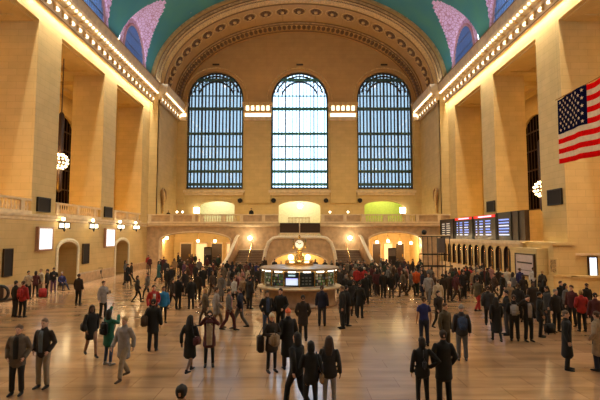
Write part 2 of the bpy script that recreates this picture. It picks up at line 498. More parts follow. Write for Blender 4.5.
# dentil course and rosettes on the soffit
bm = nb()
for k in range(1, 150):
    x, z = (lambda t: ((VA-.95)*math.cos(t), VC+(VB-.9)*math.sin(t)))(math.pi*k/150)
    ball(bm, (x, D1+.5, z), .14, 1, 1.8, 1, 6, 4)
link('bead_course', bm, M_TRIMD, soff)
bm = nb(); 
for k in range(1, 76):
    x, z = (lambda t: ((VA-1.35)*math.cos(t), VC+(VB-1.3)*math.sin(t)))(math.pi*k/76)
    ball(bm, (x, D1+8.1, z), .30, 1, 2.3, .8, 6, 4)
link('leaf_course', bm, mat('dark_gilt_leaf', (.20,.11,.05), .5), soff)
for k in range(1, 24):
    t = math.pi*(k)/24; x, z = (VA-1.15)*math.cos(t), VC+(VB-1.1)*math.sin(t)
    bm = nb()
    bmesh.ops.create_uvsphere(bm, u_segments=12, v_segments=6, radius=1)
    for v in bm.verts: v.co = Vector((v.co.x*.75, v.co.y*.8, v.co.z*.08))
    for q in range(8):
        a = q*math.pi/4; ball(bm, (.5*math.cos(a), .55*math.sin(a), -.08), .2, 1, 1, .6, 6, 4)
    o = link('rosette', bm, mat('dark_gilt_rosette', (.17,.085,.035), .5), soff, True)
    bm = nb(); ball(bm, (0,0,-.14), .27, 1, 1, .8, 8, 5); link('rosette_centre', bm, M_GOLDPL, o, True)
    bm = nb(); tube(bm, [(.92*math.cos(a), 1.0*math.sin(a), -.02) for a in [2*math.pi*q/20 for q in range(21)]], [.07]*21, 5, ref=(0,0,1), dome=False); link('rosette_rim', bm, M_GOLDPL, o, True)
    o.location = (x, D1+3.7, z); nrm = Vector((x/VA**2, 0, (z-VC)/VB**2)).normalized()
    o.rotation_euler = Vector((0,0,1)).rotation_difference(nrm).to_euler()

# far wall ---------------------------------------------------------
def X2(x, y=150): return at(x, y, D2).x
def Z2(y, x=300): return at(x, y, D2).z
wins = []
for xa, xb in ((186.5, 243), (271, 328.5), (357.5, 413)):
    a, b = X2(xa), X2(xb); zt = Z2(71.5); r = (b-a)/2; wins.append((a, b, Z2(189), zt-r, r))
low = [(X2(199, 208), X2(234.5, 208), BAL, Z2(206), Z2(201)-Z2(206)),
       (X2(278.5, 208), X2(320.5, 208), BAL-1.5, Z2(206), Z2(201)-Z2(206)),
       (X2(364.5, 208), X2(403, 208), BAL, Z2(206), Z2(201)-Z2(206))]
def inner(u):
    a, b = VA-.25-1.25, VB-.2-1.25
    return VC + b*math.sqrt(max(0, 1-(u/a)**2)) + .0
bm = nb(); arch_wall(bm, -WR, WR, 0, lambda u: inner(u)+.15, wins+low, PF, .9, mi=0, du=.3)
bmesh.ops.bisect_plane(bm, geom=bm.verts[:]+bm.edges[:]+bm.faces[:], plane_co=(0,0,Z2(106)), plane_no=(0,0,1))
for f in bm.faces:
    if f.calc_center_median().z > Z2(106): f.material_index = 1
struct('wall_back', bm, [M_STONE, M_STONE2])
M_MUL = mat('window_bronze', (.05,.06,.07), .5, .3)
for i, (a, b, z0, zs, r) in enumerate(wins):
    e = sempty(wn(), ((a+b)/2, D2+.6, z0)); w = b-a; hw = w/2; H = zs-z0
    def tp(u): return H+math.sqrt(max(0, r*r-u*u))
    bm = nb()
    pts = [(-hw+.12, 0, 0), (-hw+.12, 0, H)]+[(-(r-.12)*math.cos(math.pi*k/20), 0, H+(r-.12)*math.sin(math.pi*k/20)) for k in range(1, 20)]+[(hw-.12, 0, H), (hw-.12, 0, 0)]
    tube(bm, pts, [(.16, .16)]*len(pts), 6, ref=(0,1,0), dome=False); box(bm, -hw, hw, -.2, .2, 0, .3)
    link('window_frame', bm, M_MUL, e)
    bm = nb(); n = 16
    for k in range(1, n):
        u = -hw+w*k/n; t = (.10 if k % 4 else .14) if i != 1 else (.06 if k % 4 else .10)
        box(bm, u-t, u+t, -.12, .05, 0, tp(u)-.05)
    link('mullion_grid', bm, M_MUL if i != 1 else mat('glare_grey_mullion', (.13,.20,.27), .5), e)  # centre bars thinned and coloured blue-grey to paint in the window's glare
    bm = nb()
    for y, t in ((108, .22), (95, .06), (133, .18), (146, .1), (159, .18), (171, .2), (184, .2)):
        z = Z2(y)-z0; box(bm, -hw+.1, hw-.1, -.2, .1, z-t, z+t)
    z = Z2(79)-z0; q = math.sqrt(r*r-(z-H)**2); box(bm, -q, q, -.2, .1, z-.22, z+.22)
    link('transom', bm, mat('window_transom_green', (.05,.11,.11), .5) if i != 1 else mat('teal_transom', (.06,.24,.26), .5), e)
    bm = nb(); us = [-hw+w*k/40 for k in range(41)]
    for p, q in zip(us, us[1:]):
        bm.faces.new([bm.verts.new(c) for c in ((p,.08,0),(q,.08,0),(q,.08,tp(q)),(p,.08,tp(p)))])
    link('pane', bm, M_GLC if i == 1 else M_GLS, e)
    bm = nb()
    for rr in (.86, .66):
        tube(bm, [(-(r*rr)*math.cos(math.pi*k/20), -.05, H+(r*rr)*math.sin(math.pi*k/20)) for k in range(2, 19)], [.13]*17, 6, ref=(0,1,0), dome=False)
    for k in range(3, 18):
        a_ = math.pi*k/20; tube(bm, [(-(r*.66)*math.cos(a_), -.05, H+(r*.66)*math.sin(a_)), (-(r*.98)*math.cos(a_), -.05, H+(r*.98)*math.sin(a_))], [.05,.05], 5, dome=False)
    link('fanlight_ribs', bm, M_MUL, e)
    # archivolt ring, keystone vent, sill
    bm = nb()
    pts = [(-(r+.55)*math.cos(math.pi*k/24), 0, H+(r+.55)*math.sin(math.pi*k/24)) for k in range(25)]
    tube(bm, [(p[0], -.62, p[2]) for p in pts], [.1]*25, 6, ref=(0,1,0))
    link('archivolt', bm, M_GOLDPL, e)
    bm = nb(); box(bm, -.5, .5, -.68, -.55, H+r+.9, H+r+1.15); link('vent', bm, M_BRONZE, e)
    bm = nb(); box(bm, -hw-.3, hw+.3, -.95, -.5, -.55, -.2); box(bm, -hw-.1, hw+.1, -.8, -.5, -.9, -.55); link('window_sill', bm, M_TRIM, e)
# pilasters and their capitals with lit dentils
for xa, xb in ((183, 186), (245, 270.5), (330.5, 355.5), (415, 418)):
    a, b = X2(xa), X2(xb)
    if xb-xa < 5: a, b = (-WR, wins[0][0]-.15) if xa < 300 else (wins[2][1]+.15, WR)
    e = sempty(tn(), ((a+b)/2, D2, 0)); mx = (a+b)/2
    def Lb(name, m, x0, x1, y0, y1, z0, z1):
        bm = nb(); box(bm, x0-mx, x1-mx, y0, y1, z0, z1); return link(name, bm, m, e)
    Lb('pilaster_panel', M_STONE, a, b, -.18, -.01, 8.6, Z2(121))
    Lb('architrave', M_TRIM, a-.1, b+.1, -.45, -.01, Z2(121), Z2(117.5))
    Lb('cove_lamp', emit('cove_strip', (1,.86,.62), 2.2), a, b, -.4, -.01, Z2(117.3), Z2(114))
    Lb('cornice_band', M_GOLDPL, a-.2, b+.2, -.6, -.01, Z2(113.8), Z2(111.5))
    n = max(1, int((b-a)/.72)); st = (b-a)/n
    for k in range(n):
        Lb('dentil_lamp', emit('dentil_glow', (1,.86,.6), 3.0), a+st*(k+.28), a+st*(k+.72), -.62, -.01, Z2(111.3), Z2(107))
    for k in range(n+1):
        Lb('dentil', M_TRIM, a+st*(k-.2), a+st*(k+.2), -.66, -.01, Z2(111.3), Z2(107))
    Lb('capital', M_GOLDPL, a-.35, b+.35, -.8, -.01, Z2(106.8), Z2(103.5))
# small round wall speakers either side of the openings
for x in (240, 273.5, 326, 360):
    p = at(x, 200.5, D2-.15); bm = nb()
    lathe(bm, [(0, -.12), (.3, -.12), (.34, 0), (.3, .14), (0, .14)], 14)
    bmesh.ops.rotate(bm, verts=bm.verts[:], matrix=Matrix.Rotation(math.pi/2, 3, 'X'))
    o = link('wall_speaker', bm, M_BLACK, loc=p)
    tag(o, {240:'small round dark fitting on the far wall, below the left window\'s right corner',273.5:'small round dark fitting just left of the central balcony doorway',326:'small round dark fitting just right of the central balcony doorway',360:'small round dark fitting left of the lime green lit balcony opening'}[x], 'wall fitting', 'round fittings above the balcony')
# rooms behind the balcony openings
for i, (a, b, z0, zs, r) in enumerate(low):
    c = [(.82,.82,.60), (.88,.83,.60), (.60,.66,.16)][i]
    bm = nb(); box(bm, a-.8, b+.8, D2+.92, D2+3.6, z0, zs+r+.9)
    bmesh.ops.delete(bm, geom=[f for f in bm.faces if f.normal.y < -.5 or abs(f.calc_center_median().y-(D2+.92)) < .01], context='FACES_ONLY')
    bmesh.ops.reverse_faces(bm, faces=bm.faces[:])
    struct('wall_room_behind_balcony', bm, mat('room_paint_%d' % i, c, .7))
    light('AREA', 'balcony_room_light', ((a+b)/2, D2+2.2, zs+r+.8), 110 if i != 1 else 150, [(1,.93,.72), (1,.9,.65), (.98,1,.5)][i], b-a-1, size_y=1.5)
# lit signs standing at balcony openings
for x, lb in ((196.7, 'glowing white box lamp left of the left balcony opening'), (402.6, 'glowing white box lamp at the right side of the lime green opening')):
    p = at(x, 210.3, D2-.5); t = thing('box_lamp', lb, 'lamp', (p.x, p.y, BAL), 0, 'white box lamps on the balcony')
    boxo('lamp_shade', emit('box_lamp_glow', (1,.93,.72), 5), t, -.4, .4, -.2, .2, p.z-BAL-.42, p.z-BAL+.42, bevel=.05)
    boxo('post', M_BRASS, t, -.06, .06, -.06, .06, .0, p.z-BAL-.4); boxo('base', M_BRASS, t, -.25, .25, -.2, .2, 0, .06)
p = at(300, 206, D2+1.6); t = thing('globe_lamp', 'bright round lamp hanging in the central doorway above the balcony', 'lamp', p)
bm = nb(); ball(bm, (0,0,0), .38, seg=16, ri=10); link('globe', bm, emit('globe_glow', (1,.95,.8), 9), t, True)
boxo('rod', M_BRASS, t, -.03, .03, -.03, .03, .35, 1.1)
# golden panel in the central doorway
p0, p1 = at(288, 222, D2-.3), at(310, 217.5, D2-.3)
t = thing('gilded_grille', 'low golden grille standing in the central doorway on the balcony', 'grille', ((p0.x+p1.x)/2, p0.y, p0.z)); w = (p1.x-p0.x)/2; h = p1.z-p0.z
boxo('frame', M_BRASS, t, -w, w, -.05, .05, h-.1, h); boxo('frame', M_BRASS, t, -w, w, -.05, .05, -.3, -.15)
for k in range(16):
    u = -w+.05+(2*w-.1)*k/15; boxo('bar', M_BRASS, t, u-.035, u+.035, -.03, .03, -.3, h)

# balcony across the far end ---------------------------------------
def X1(x, y=230): return at(x, y, D1).x
def Z1(y, x=300): return at(x, y, D1).z
cgap = (X1(279), X1(320.5))
arches = [(X1(160), X1(231), 0, Z1(240.5), Z1(232)-Z1(240.5)), (X1(368), X1(422), 0, Z1(240.5), Z1(232)-Z1(240.5)),
          (cgap[0]-.1, cgap[1]+.1, 0, Z1(234), 0)]
PB = lambda u, z, d: (u, D1+d, z)
bm = nb(); arch_wall(bm, -W, W, 0, Z1(225.5), arches, PB, 1.2)
struct('wall_balcony_front', bm, M_PINKST)
bm = nb()
for a, b in ((-W, cgap[0]), (cgap[1], W)): box(bm, a, b, D1+.05, D2, Z1(227), BAL)
box(bm, cgap[0], cgap[1], D2-3.5, D2, 3.9, 4.1)
struct('floor_balcony', bm, M_STONE)
for a, b in ((-W, cgap[0]), (cgap[1], W)):
    bm = nb(); extrude_profile(bm, [(0, Z1(227)), (-.15, Z1(226.5)), (-.35, Z1(225.5)), (-.35, Z1(224.3)), (0, Z1(224.3))], PB, a, b); struct(tn(), bm, M_TRIM)
PB2 = lambda u, z, d: (u, D1-.05+d, z)
zb, hb = Z1(222.5), Z1(214.2)-Z1(222.5)
for a, b, sol in ((X1(147), X1(199), 1), (X1(199), X1(239), 0), (X1(239), cgap[0], 1), (cgap[1], X1(361), 1), (X1(361), X1(415), 0), (X1(415), W, 1)):
    bm = nb(); extrude_profile(bm, [(-.1, zb+.1), (-.05, zb-.35), (.3, zb-.35), (.3, zb+.1)], PB2, a, b); struct(tn(), bm, M_PINKST)
    balustrade(PB2, a, b, zb, hb, step=.30)
    if sol:
        bm = nb(); extrude_profile(bm, [(0, zb+.05), (0, zb+hb-.1), (.2, zb+hb-.1), (.2, zb+.05)], PB2, a+.1, b-.1); struct(tn(), bm, M_PINKST)
# mouldings round the two big arches
for (a, b, z0, zs, r) in arches[:2]:
    bm = nb(); pts = [Vector(PB(a, 0, -.05))]+[Vector(PB((a+b)/2-(b-a)/2*math.cos(math.pi*k/24), zs+r*math.sin(math.pi*k/24), -.05)) for k in range(25)]+[Vector(PB(b, 0, -.05))]
    tube(bm, pts, [.12]*len(pts), 6, ref=(0,1,0)); struct(tn(), bm, M_TRIM)
# passages behind the arches
for k, (a, b, z0, zs, r) in enumerate(arches[:2]):
    bm = nb()
    box(bm, a-.6, b+.6, D2-.6, D2-.4, 0, 5.0); box(bm, a-.8, a-.6, D1+1.2, D2, 0, 5); box(bm, b+.6, b+.8, D1+1.2, D2, 0, 5)
    box(bm, a-.8, b+.8, D1+1.2, D2, zs+r+.15, zs+r+.3)
    struct('wall_passage', bm, M_STONE)
    # glazed doors with bright panels
    n = 4
    for q in range(n):
        w = (b-a)/n; xc = a+w*(q+.5); e = sempty(dn(), (xc, D2-.65, 0))
        boxo('door_frame', M_TRIM, e, -w*.4, -w*.33, -.1, .05, 0, 2.9); boxo('door_frame', M_TRIM, e, w*.33, w*.4, -.1, .05, 0, 2.9)
        boxo('door_frame', M_TRIM, e, -w*.4, w*.4, -.1, .05, 2.8, 3.0)
        boxo('door_leaf', [M_BRONZE, emit('lit_door_glass', (1,.82,.5), .45)][(q+k) % 2], e, -w*.33, w*.33, -.04, .02, 0, 2.8)
        boxo('door_handle', M_BRASS, e, w*.2, w*.24, -.12, -.04, 1.0, 1.4)
# stairs and central block -----------------------------------------
YS = 50.5
def XS(x, y, Y): return at(x, y, Y).x
ztop = at(300, 250, D1).z
for sg in (-1, 1):
    xa, xb = (at(235, 262, 53).x, at(263, 262, 53).x)
    x0, x1 = (xa, xb) if sg < 0 else (-xb, -xa)
    t = thing('staircase', ['', 'right', 'left'][sg]+' flight of dark marble steps up towards the balcony, '+['', 'right', 'left'][sg]+' of the arched central block', 'staircase', ((x0+x1)/2, YS, 0), 0, 'stair flights to the balcony')
    w = (x1-x0)/2; n = 13
    for k in range(n):
        y0 = k*(D1-.02-YS)/n
        boxo('step', M_STEP, t, -w, w, y0, D1-.02-YS, k*ztop/n+(.001 if k else .004), (k+1)*ztop/n)
        boxo('nosing', mat('step_nosing', (.36,.25,.17), .4), t, -w, w, y0-.04, y0+.03, (k+1)*ztop/n-.05, (k+1)*ztop/n+.006)
    # flared outer balustrade wall and cap
    ox = -w if sg < 0 else w
    bm = nb(); pts = []
    zl = [0.75, 1.1, 1.7, 2.4, 3.1, 3.75, 4.0]
    for k, z in enumerate(zl):
        f = k/6; pts.append((ox+(-.95 if sg < 0 else .95)*(1-f)**1.5*1.0+(-.12 if sg < 0 else .12), -.4+f*(D1-YS+.2), z))
    for (p, q) in zip(pts, pts[1:]):
        vs = [bm.verts.new(c) for c in ((p[0],p[1],0),(q[0],q[1],0),(q[0],q[1],q[2]),(p[0],p[1],p[2]))]; bm.faces.new(vs)
    r_ = bmesh.ops.solidify(bm, geom=bm.faces[:], thickness=.22)
    link('side_wall', bm, M_PINKST, t)
    bm = nb(); tube(bm, pts, [(.2, .1)]*len(pts), 8); link('coping', bm, mat('pale_coping', (.82,.72,.55), .4), t, True)
    bm = nb(); tube(bm, [(0, .1, 1.0), (0, D1-YS-.1, ztop+.95)], [.035, .035], 6)
    for q in range(4):
        y0 = .3+q*(D1-YS-.6)/3; tube(bm, [(0, y0, y0/(D1-YS)*ztop), (0, y0, .95+y0/(D1-YS)*ztop)], [.03, .03], 6)
    link('handrail', bm, M_BRASS, t)
    boxo('landing_moulding', M_TRIM, t, -w, w, D1-YS-.12, D1-YS-.03, ztop+.0, ztop+.14)
    # wall lamp over the landing
    p = at(250 if sg < 0 else 350, 238, D1-.3)
    tl = thing('wall_lamp', 'bright white lamp on the wall above the '+('left' if sg < 0 else 'right')+' stair landing', 'lamp', p, 0, 'lamps over the stair landings')
    bm = nb(); ball(bm, (0,0,0), .26, seg=14, ri=9); link('globe', bm, emit('wall_lamp_glow', (1,.9,.68), 10), tl, True)
    boxo('bracket', M_BRASS, tl, -.05, .05, .1, .3, -.06, .06); boxo('wall_plate', M_BRASS, tl, -.14, .14, .24, .3, -.2, .2)
    light('POINT', 'landing_light', (p.x, p.y-.45, p.z), 90, (1,.80,.5), .2)
# central block
YC = 52.0
def Xc(x): return at(x, 250, YC).x
def Zc(y): return at(300, y, YC).z
out = [(262,273),(263.5,262),(265.5,251),(268.5,242.5),(273,238.3),(279,237.3),(320.5,237.3),(326.5,238.3),(331,242.5),(334,251),(336,262),(337.5,273)]
op = [(Xc(x), max(0, Zc(y))) for x, y in out]
def topf(u):
    for (a, za), (b, zb_) in zip(op, op[1:]):
        if a <= u <= b: return za+(zb_-za)*(u-a)/(b-a)
    return 0
bm = nb()
arch_wall(bm, op[0][0]+.01, op[-1][0]-.01, 0, topf, [(Xc(272), Xc(327.5), 0, .75, Zc(252.5)-.75)], lambda u, z, d: (u, YC+d, z), 1.0, du=.12)
# top and flanks
for (a, za), (b, zb_) in zip(op, op[1:]):
    bm.faces.new([bm.verts.new(c) for c in ((a,YC,za),(b,YC,zb_),(b,D1,zb_),(a,D1,za))])
struct('wall_stair_block', bm, M_PINKST)
bm = nb(); tube(bm, [(a, YC-.05, z) for a, z in op], [(.13, .2)]*len(op), 8, ref=(0,1,0)); struct(tn(), bm, mat('pale_coping', (.82,.72,.55)), smooth=True)
bm = nb(); a, b = Xc(272), Xc(327.5); h = Zc(252.5)-.75
tube(bm, [((a+b)/2-(b-a)/2*math.cos(math.pi*k/24), YC-.05, .75+h*math.sin(math.pi*k/24)) for k in range(25)], [.1]*25, 6, ref=(0,1,0)); struct(tn(), bm, M_TRIM, smooth=True)
bm = nb(); box(bm, a, b, YC+3.5, YC+3.7, 0, 3.5); box(bm, a, a+.02, YC+1, YC+3.5, 0, 3.5); box(bm, b-.02, b, YC+1, YC+3.5, 0, 3.5); box(bm, a, b, YC+1, YC+3.5, 2.45, 2.5); struct('wall_lower_passage', bm, M_STONE)
light('AREA', 'lower_passage_light', (0, YC+2.2, 2.4), 260, (1,.72,.35), 5, size_y=1.5)
# dark panels and baluster row over the block
for k, (xa, xb) in enumerate(((280, 299), (300.2, 320))):
    a, b = at(xa, 228, D1-.3).x, at(xb, 228, D1-.3).x; z0, z1 = at(300, 233.2, D1-.3).z, at(300, 223, D1-.3).z
    t = thing('hoarding', ('left' if k == 0 else 'right')+' dark brown panel closing the gap in the balcony, above the clock', 'hoarding', ((a+b)/2, D1-.3, z0), 0, 'dark panels in the balcony gap')
    w = (b-a)/2; h = z1-z0
    boxo('board', M_BROWN, t, -w, w, -.03, .03, 0, h)
    for c in ((-w, w, -.05, .04, h-.06, h), (-w, w, -.05, .04, 0, .06), (-w, -w+.05, -.05, .04, 0, h), (w-.05, w, -.05, .04, 0, h)): boxo('border', M_BRONZE, t, *c)
t = thing('slim_pole', 'thin pale upright pole between the two dark panels over the clock', 'pole', (at(299.6, 230, D1-.4).x, D1-.4, at(300, 235, D1-.4).z))
bm = nb(); tube(bm, [(0,0,0), (0,0,1.9)], [.045, .045], 6); link('shaft', bm, M_TRIM, t); boxo('foot', M_TRIM, t, -.1, .1, -.1, .1, -.02, .06)
balustrade(lambda u, z, d: (u, YC+.35+d, z), Xc(279)+.05, Xc(320.5)-.05, Zc(237.3), Zc(233.6)-Zc(237.3)+.1, step=.26)
bm = nb()
for sg in (-1, 1):
    x0, x1 = sorted((sg*(W), sg*(XB+1))); box(bm, x0, x1, D1+.01, D1+.3, 0, LINT+2); box(bm, x0, x1, YB-.3, YB, 0, LINT+2)
struct('wall_gallery_ends', bm, M_STONE)
# back wall behind the camera, closing the hall
bm = nb(); box(bm, -XB, XB, YB-.3, YB, 0, 36); struct('wall_front', bm, M_STONE)
# ------------------------------------------------------------------ furniture of the hall
# information booth
YK = 27.6; XK = at(299.3, 270, YK).x
t = thing('information_booth', 'round brass and glass information booth in the middle of the floor', 'booth', (XK, YK, 0))
bm = nb(); lathe(bm, [(0,0),(2.22,0),(2.22,.12),(2.12,.16),(2.12,.9),(2.2,.98),(2.2,1.02),(0,1.02)], 48); link('base', bm, mat('booth_marble', (.30,.18,.10), .35, noise=.15, scale=3), t, True)
bm = nb(); lathe(bm, [(2.0,1.0),(2.45,1.0),(2.5,1.03),(2.5,1.08),(2.45,1.1),(2.0,1.1)], 48); link('counter', bm, mat('brass_counter', (.62,.45,.25), .3, .5), t)
bm = nb(); lathe(bm, [(2.18,1.1),(2.18,2.06)], 48); link('glass', bm, M_GLK, t)
for k in range(16):
    a = 2*math.pi*k/16; bm = nb(); tube(bm, [(2.2*math.cos(a), 2.2*math.sin(a), 1.2), (2.2*math.cos(a), 2.2*math.sin(a), 2.08)], [.035, .035], 6); link('post', bm, M_BRASS, t)
bm = nb(); lathe(bm, [(0,2.06),(2.3,2.06),(2.36,2.08),(2.36,2.15),(2.28,2.19),(1.6,2.25),(.9,2.29),(0,2.29)], 48); link('canopy', bm, mat('booth_canopy', (.36,.25,.15), .35, .3), t)
for k in range(16):
    a = 2*math.pi*(k+.5)/16
    bm = nb(); box(bm, -.11, .11, -.19, .19, -.05, .02); bmesh.ops.rotate(bm, verts=bm.verts[:], matrix=Matrix.Rotation(a, 3, 'Z'))
    link('canopy_lamp', bm, emit('booth_lamp', (1,.93,.75), 3.2), t, loc=(2.1*math.cos(a), 2.1*math.sin(a), 2.03))
bm = nb(); lathe(bm, [(0,2.28),(.85,2.28),(.85,2.52),(.7,2.58),(.5,2.66),(.35,2.85),(.22,2.95),(.16,3.05),(0,3.05)], 24); link('brass_dome', bm, M_BRASS, t, True)
bm = nb(); lathe(bm, [(0,1.1),(.5,1.1),(.5,2.06)], 24); link('inner_column', bm, M_TRIM, t)
# leaflet racks and screens inside the glass
cols = [(.10,.36,.10),(.55,.56,.5),(.05,.08,.2),(.22,.22,.06),(.08,.24,.07),(.8,.8,.76),(.05,.18,.14),(.02,.02,.02)]
lm = [mat('leaflet_%d' % i, c, .5) for i, c in enumerate(cols)]
for deg in (-191.25,-168.75,-146.25,-123.75,-56.25,-33.75,-11.25,11.25):
    a = math.radians(deg); bm = nb(); box(bm, -.02, .02, -.38, .38, 1.22, 1.9, 0)
    for r in range(4):
        for c in range(8):
            y0 = -.36+c*.09; box(bm, .02, .04, y0, y0+.075, 1.26+r*.16, 1.38+r*.16, 1+random.randrange(8))
    bmesh.ops.transform(bm, verts=bm.verts[:], matrix=Matrix.Translation((2.0*math.cos(a), 2.0*math.sin(a), 0)) @ Matrix.Rotation(a, 4, 'Z'))
    link('leaflet_rack', bm, [M_BRONZE]+lm, t)
def bscreen(deg, name, parts):
    a = math.radians(deg); bm = nb(); box(bm, -.04, .02, -.4, .4, 1.22, 2.0)
    mtx = Matrix.Translation((2.1*math.cos(a), 2.1*math.sin(a), 0)) @ Matrix.Rotation(a, 4, 'Z')
    bmesh.ops.transform(bm, verts=bm.verts[:], matrix=mtx); o = link(name, bm, mat('navy_screen', (.015,.03,.05), .3), t)
    for (y0, y1, z0, z1, m) in parts:
        bm = nb(); box(bm, .021, .03, y0, y1, z0, z1); bmesh.ops.transform(bm, verts=bm.verts[:], matrix=mtx); link('display_area', bm, m, o)
bscreen(-101.25, 'information_screen', [(-.33,.33,1.3,1.62,emit('screen_white_blue',(.7,.8,1),1.0)),(-.33,.33,1.62,1.68,emit('screen_violet',(.45,.4,1),1.0)),(-.2,.2,1.78,1.86,emit('screen_text',(.5,.7,.8),.8))])
bscreen(-78.75, 'notice_board', [(-.28+.2*i,-.16+.2*i,1.32+.17*j,1.40+.17*j,mat('notice_grey',(.22,.25,.28),.5)) for i in range(3) for j in range(3)])
# people-sized lamp globes on the canopy
for sg, s in ((-1, 'left'), (1, 'right')):
    bm = nb(); tube(bm, [(sg*.5,-.35,2.27),(sg*.5,-.35,2.6)], [.05,.03], 8); lo = link('lamp_stem', bm, M_BRASS, t)
    bm = nb(); ball(bm, (sg*.5,-.35,2.74), .17, seg=14, ri=9); link('lamp_globe', bm, emit('booth_globe', (1,.85,.55), 3.5), lo, True)
bm = nb(); tube(bm, [(-.55,-.75,2.48),(.55,-.75,2.48)], [.05,.05], 8); link('lamp_tube', bm, emit('booth_tube', (1,.75,.4), 2.5), t)
light('POINT', 'booth_light', (XK, YK-.9, 3.0), 25, (1,.75,.4), .15)
light('POINT', 'booth_inner_light', (XK, YK-1.3, 1.85), 34, (1,.92,.75), .1)
# four-faced clock on the booth
t = thing('clock', 'golden four-faced ball clock on top of the round information booth', 'clock', (XK, YK, 3.05))
bm = nb(); lathe(bm, [(0,0),(.2,0),(.17,.06),(.09,.1),(.07,.14),(.12,.18),(0,.18)], 20); link('pedestal', bm, M_BRASS, t, True)
bm = nb(); ball(bm, (0,0,.46), .32, seg=24, ri=14); link('case', bm, M_BRASS, t, True)
for k in range(4):
    R = Matrix.Rotation(k*math.pi/2, 4, 'Z')
    def LK(name, prof, m, par, y):
        bm = nb(); lathe(bm, prof, 28); bmesh.ops.rotate(bm, verts=bm.verts[:], matrix=Matrix.Rotation(math.pi/2, 3, 'X'))
        bmesh.ops.translate(bm, verts=bm.verts[:], vec=(0, y, .46)); bmesh.ops.transform(bm, verts=bm.verts[:], matrix=R); return link(name, bm, m, par)
    LK('bezel', [(.25,-.02),(.31,-.02),(.31,.06),(.25,.06)], M_BRASS, t, -.33)
    f = LK('clock_face', [(0,.02),(.27,.02),(.27,-.03),(0,-.03)], emit('opal_clock_face', (.75,.68,.52), .75), t, -.35)
    for ang, ln, wd in ((math.radians(60), .13, .022), (math.radians(-50), .2, .016)):
        bm = nb(); box(bm, -wd, wd, -.385, -.375, 0, ln); bmesh.ops.rotate(bm, verts=bm.verts[:], matrix=Matrix.Rotation(ang, 3, 'Y'))
        bmesh.ops.translate(bm, verts=bm.verts[:], vec=(0,0,.46)); bmesh.ops.transform(bm, verts=bm.verts[:], matrix=R); link('clock_hand', bm, M_BLACK, f)
    for q in range(12):
        a = q*math.pi/6; bm = nb(); box(bm, .2*math.sin(a)-.01, .2*math.sin(a)+.01, -.385, -.375, .46+.2*math.cos(a)-.018, .46+.2*math.cos(a)+.018)
        bmesh.ops.transform(bm, verts=bm.verts[:], matrix=R); link('hour_mark', bm, M_BLACK, f)
bm = nb(); lathe(bm, [(0,.76),(.13,.76),(.08,.8),(.05,.84),(.09,.88),(.06,.95),(0,1.02)], 16); link('acorn_finial', bm, M_BRASS, t, True)

# screens and panels on the walls ----------------------------------
def wallpanel(name, label, cat, P, u0, u1, z0, z1, inner_m, frame_m=M_BLACK, fr=.1, dep=.12, group=None, extra=None, ext=False):
    e = thing(name, label, cat, P(0, 0, 0) if False else (0,0,0), 0, group)
    c = Vector(P((u0+u1)/2, z0, -.07)); e.location = c
    def B(nm, ua, ub, za, zb_, d0, d1, m, par=None):
        bm = nb(); extrude_profile(bm, [(d0, za), (d1, za), (d1, zb_), (d0, zb_)], P, ua, ub)
        bmesh.ops.translate(bm, verts=bm.verts[:], vec=-c); return link(nm, bm, m, par or e)
    B('back_box', u0, u1, z0, z1, -.02, -dep, frame_m)
    s = B('display', u0+fr, u1-fr, z0+fr, z1-fr, -dep, -dep-.012, inner_m)
    for (ua, ub, za, zb_) in ((u0, u1, z1-fr, z1), (u0, u1, z0, z0+fr), (u0, u0+fr, z0+fr, z1-fr), (u1-fr, u1, z0+fr, z1-fr)): B('frame', ua, ub, za, zb_, -dep, -dep-.05, frame_m)
    if extra:
        for ua, ub, za, zb_, m in extra: B('printed_block', ua, ub, za, zb_, -dep-.012, -dep-.022, m)
    return e
M_SCR = emit('white_screen', (.80,.90,1), 1.25)
M_SCT = emit('screen_caption_grey', (.5,.62,.8), 1.2)
M_CHAR = mat('charcoal_speaker_cloth', (.018,.013,.012), .8)
def yl(x, y=235): return atx(x, y, -W).y
def yr(x, y=235): return atx(x, y, W).y
def zl(x, y): return atx(x, y, -W).z
def zr(x, y): return atx(x, y, W).z
a, b = yl(35.2), yl(50.5); z0, z1 = zl(42, 251), zl(42, 226.8)
M_PINKF = mat('rosewood_frame', (.42,.22,.14), .4)
wallpanel('poster_screen', 'large glowing white poster screen on the nearest left pier, below the black speaker', 'screen', PL, a, b, z0, z1, M_SCR, M_PINKF, .14, .2, 'lit poster screens on the left piers', [(a+.5, b-.5, z1-.55, z1-.42, M_SCT), (a+.4, b-.9, z1-.8, z1-.72, M_SCT), (b-.85, b-.35, z0+.4, z0+.75, M_SCT)])
a, b = yl(103.5), yl(113.2); z0, z1 = zl(108, 247.3), zl(108, 228.3)
wallpanel('poster_screen', 'smaller glowing white poster screen on the second left pier, farther away', 'screen', PL, a, b, z0, z1, M_SCR, M_PINKF, .14, .2, 'lit poster screens on the left piers', [(a+.5, b-.5, z1-.55, z1-.45, M_SCT)])
for x0, x1, y0, y1, P, lb in ((36, 48.8, 197.5, 212, PL, 'black square speaker on the nearest left pier above the white screen'), (103.8, 111.2, 207, 217.5, PL, 'black square speaker on the second left pier, farther away'),
                              (488, 495.5, 201, 212, PR, 'small black square speaker on the right pier above the departure board'), (549.5, 563.5, 189, 205, PR, 'large black square speaker on the right pier left of the flag')):
    X = -W if P is PL else W; u = sorted((atx(x0, 205, X).y, atx(x1, 205, X).y)); xm = (x0+x1)/2
    wallpanel('wall_speaker', lb, 'speaker', P, u[0], u[1], atx(xm, y1, X).z, atx(xm, y0, X).z, M_CHAR, M_BLACK, .08, .12, 'square speakers on the piers')
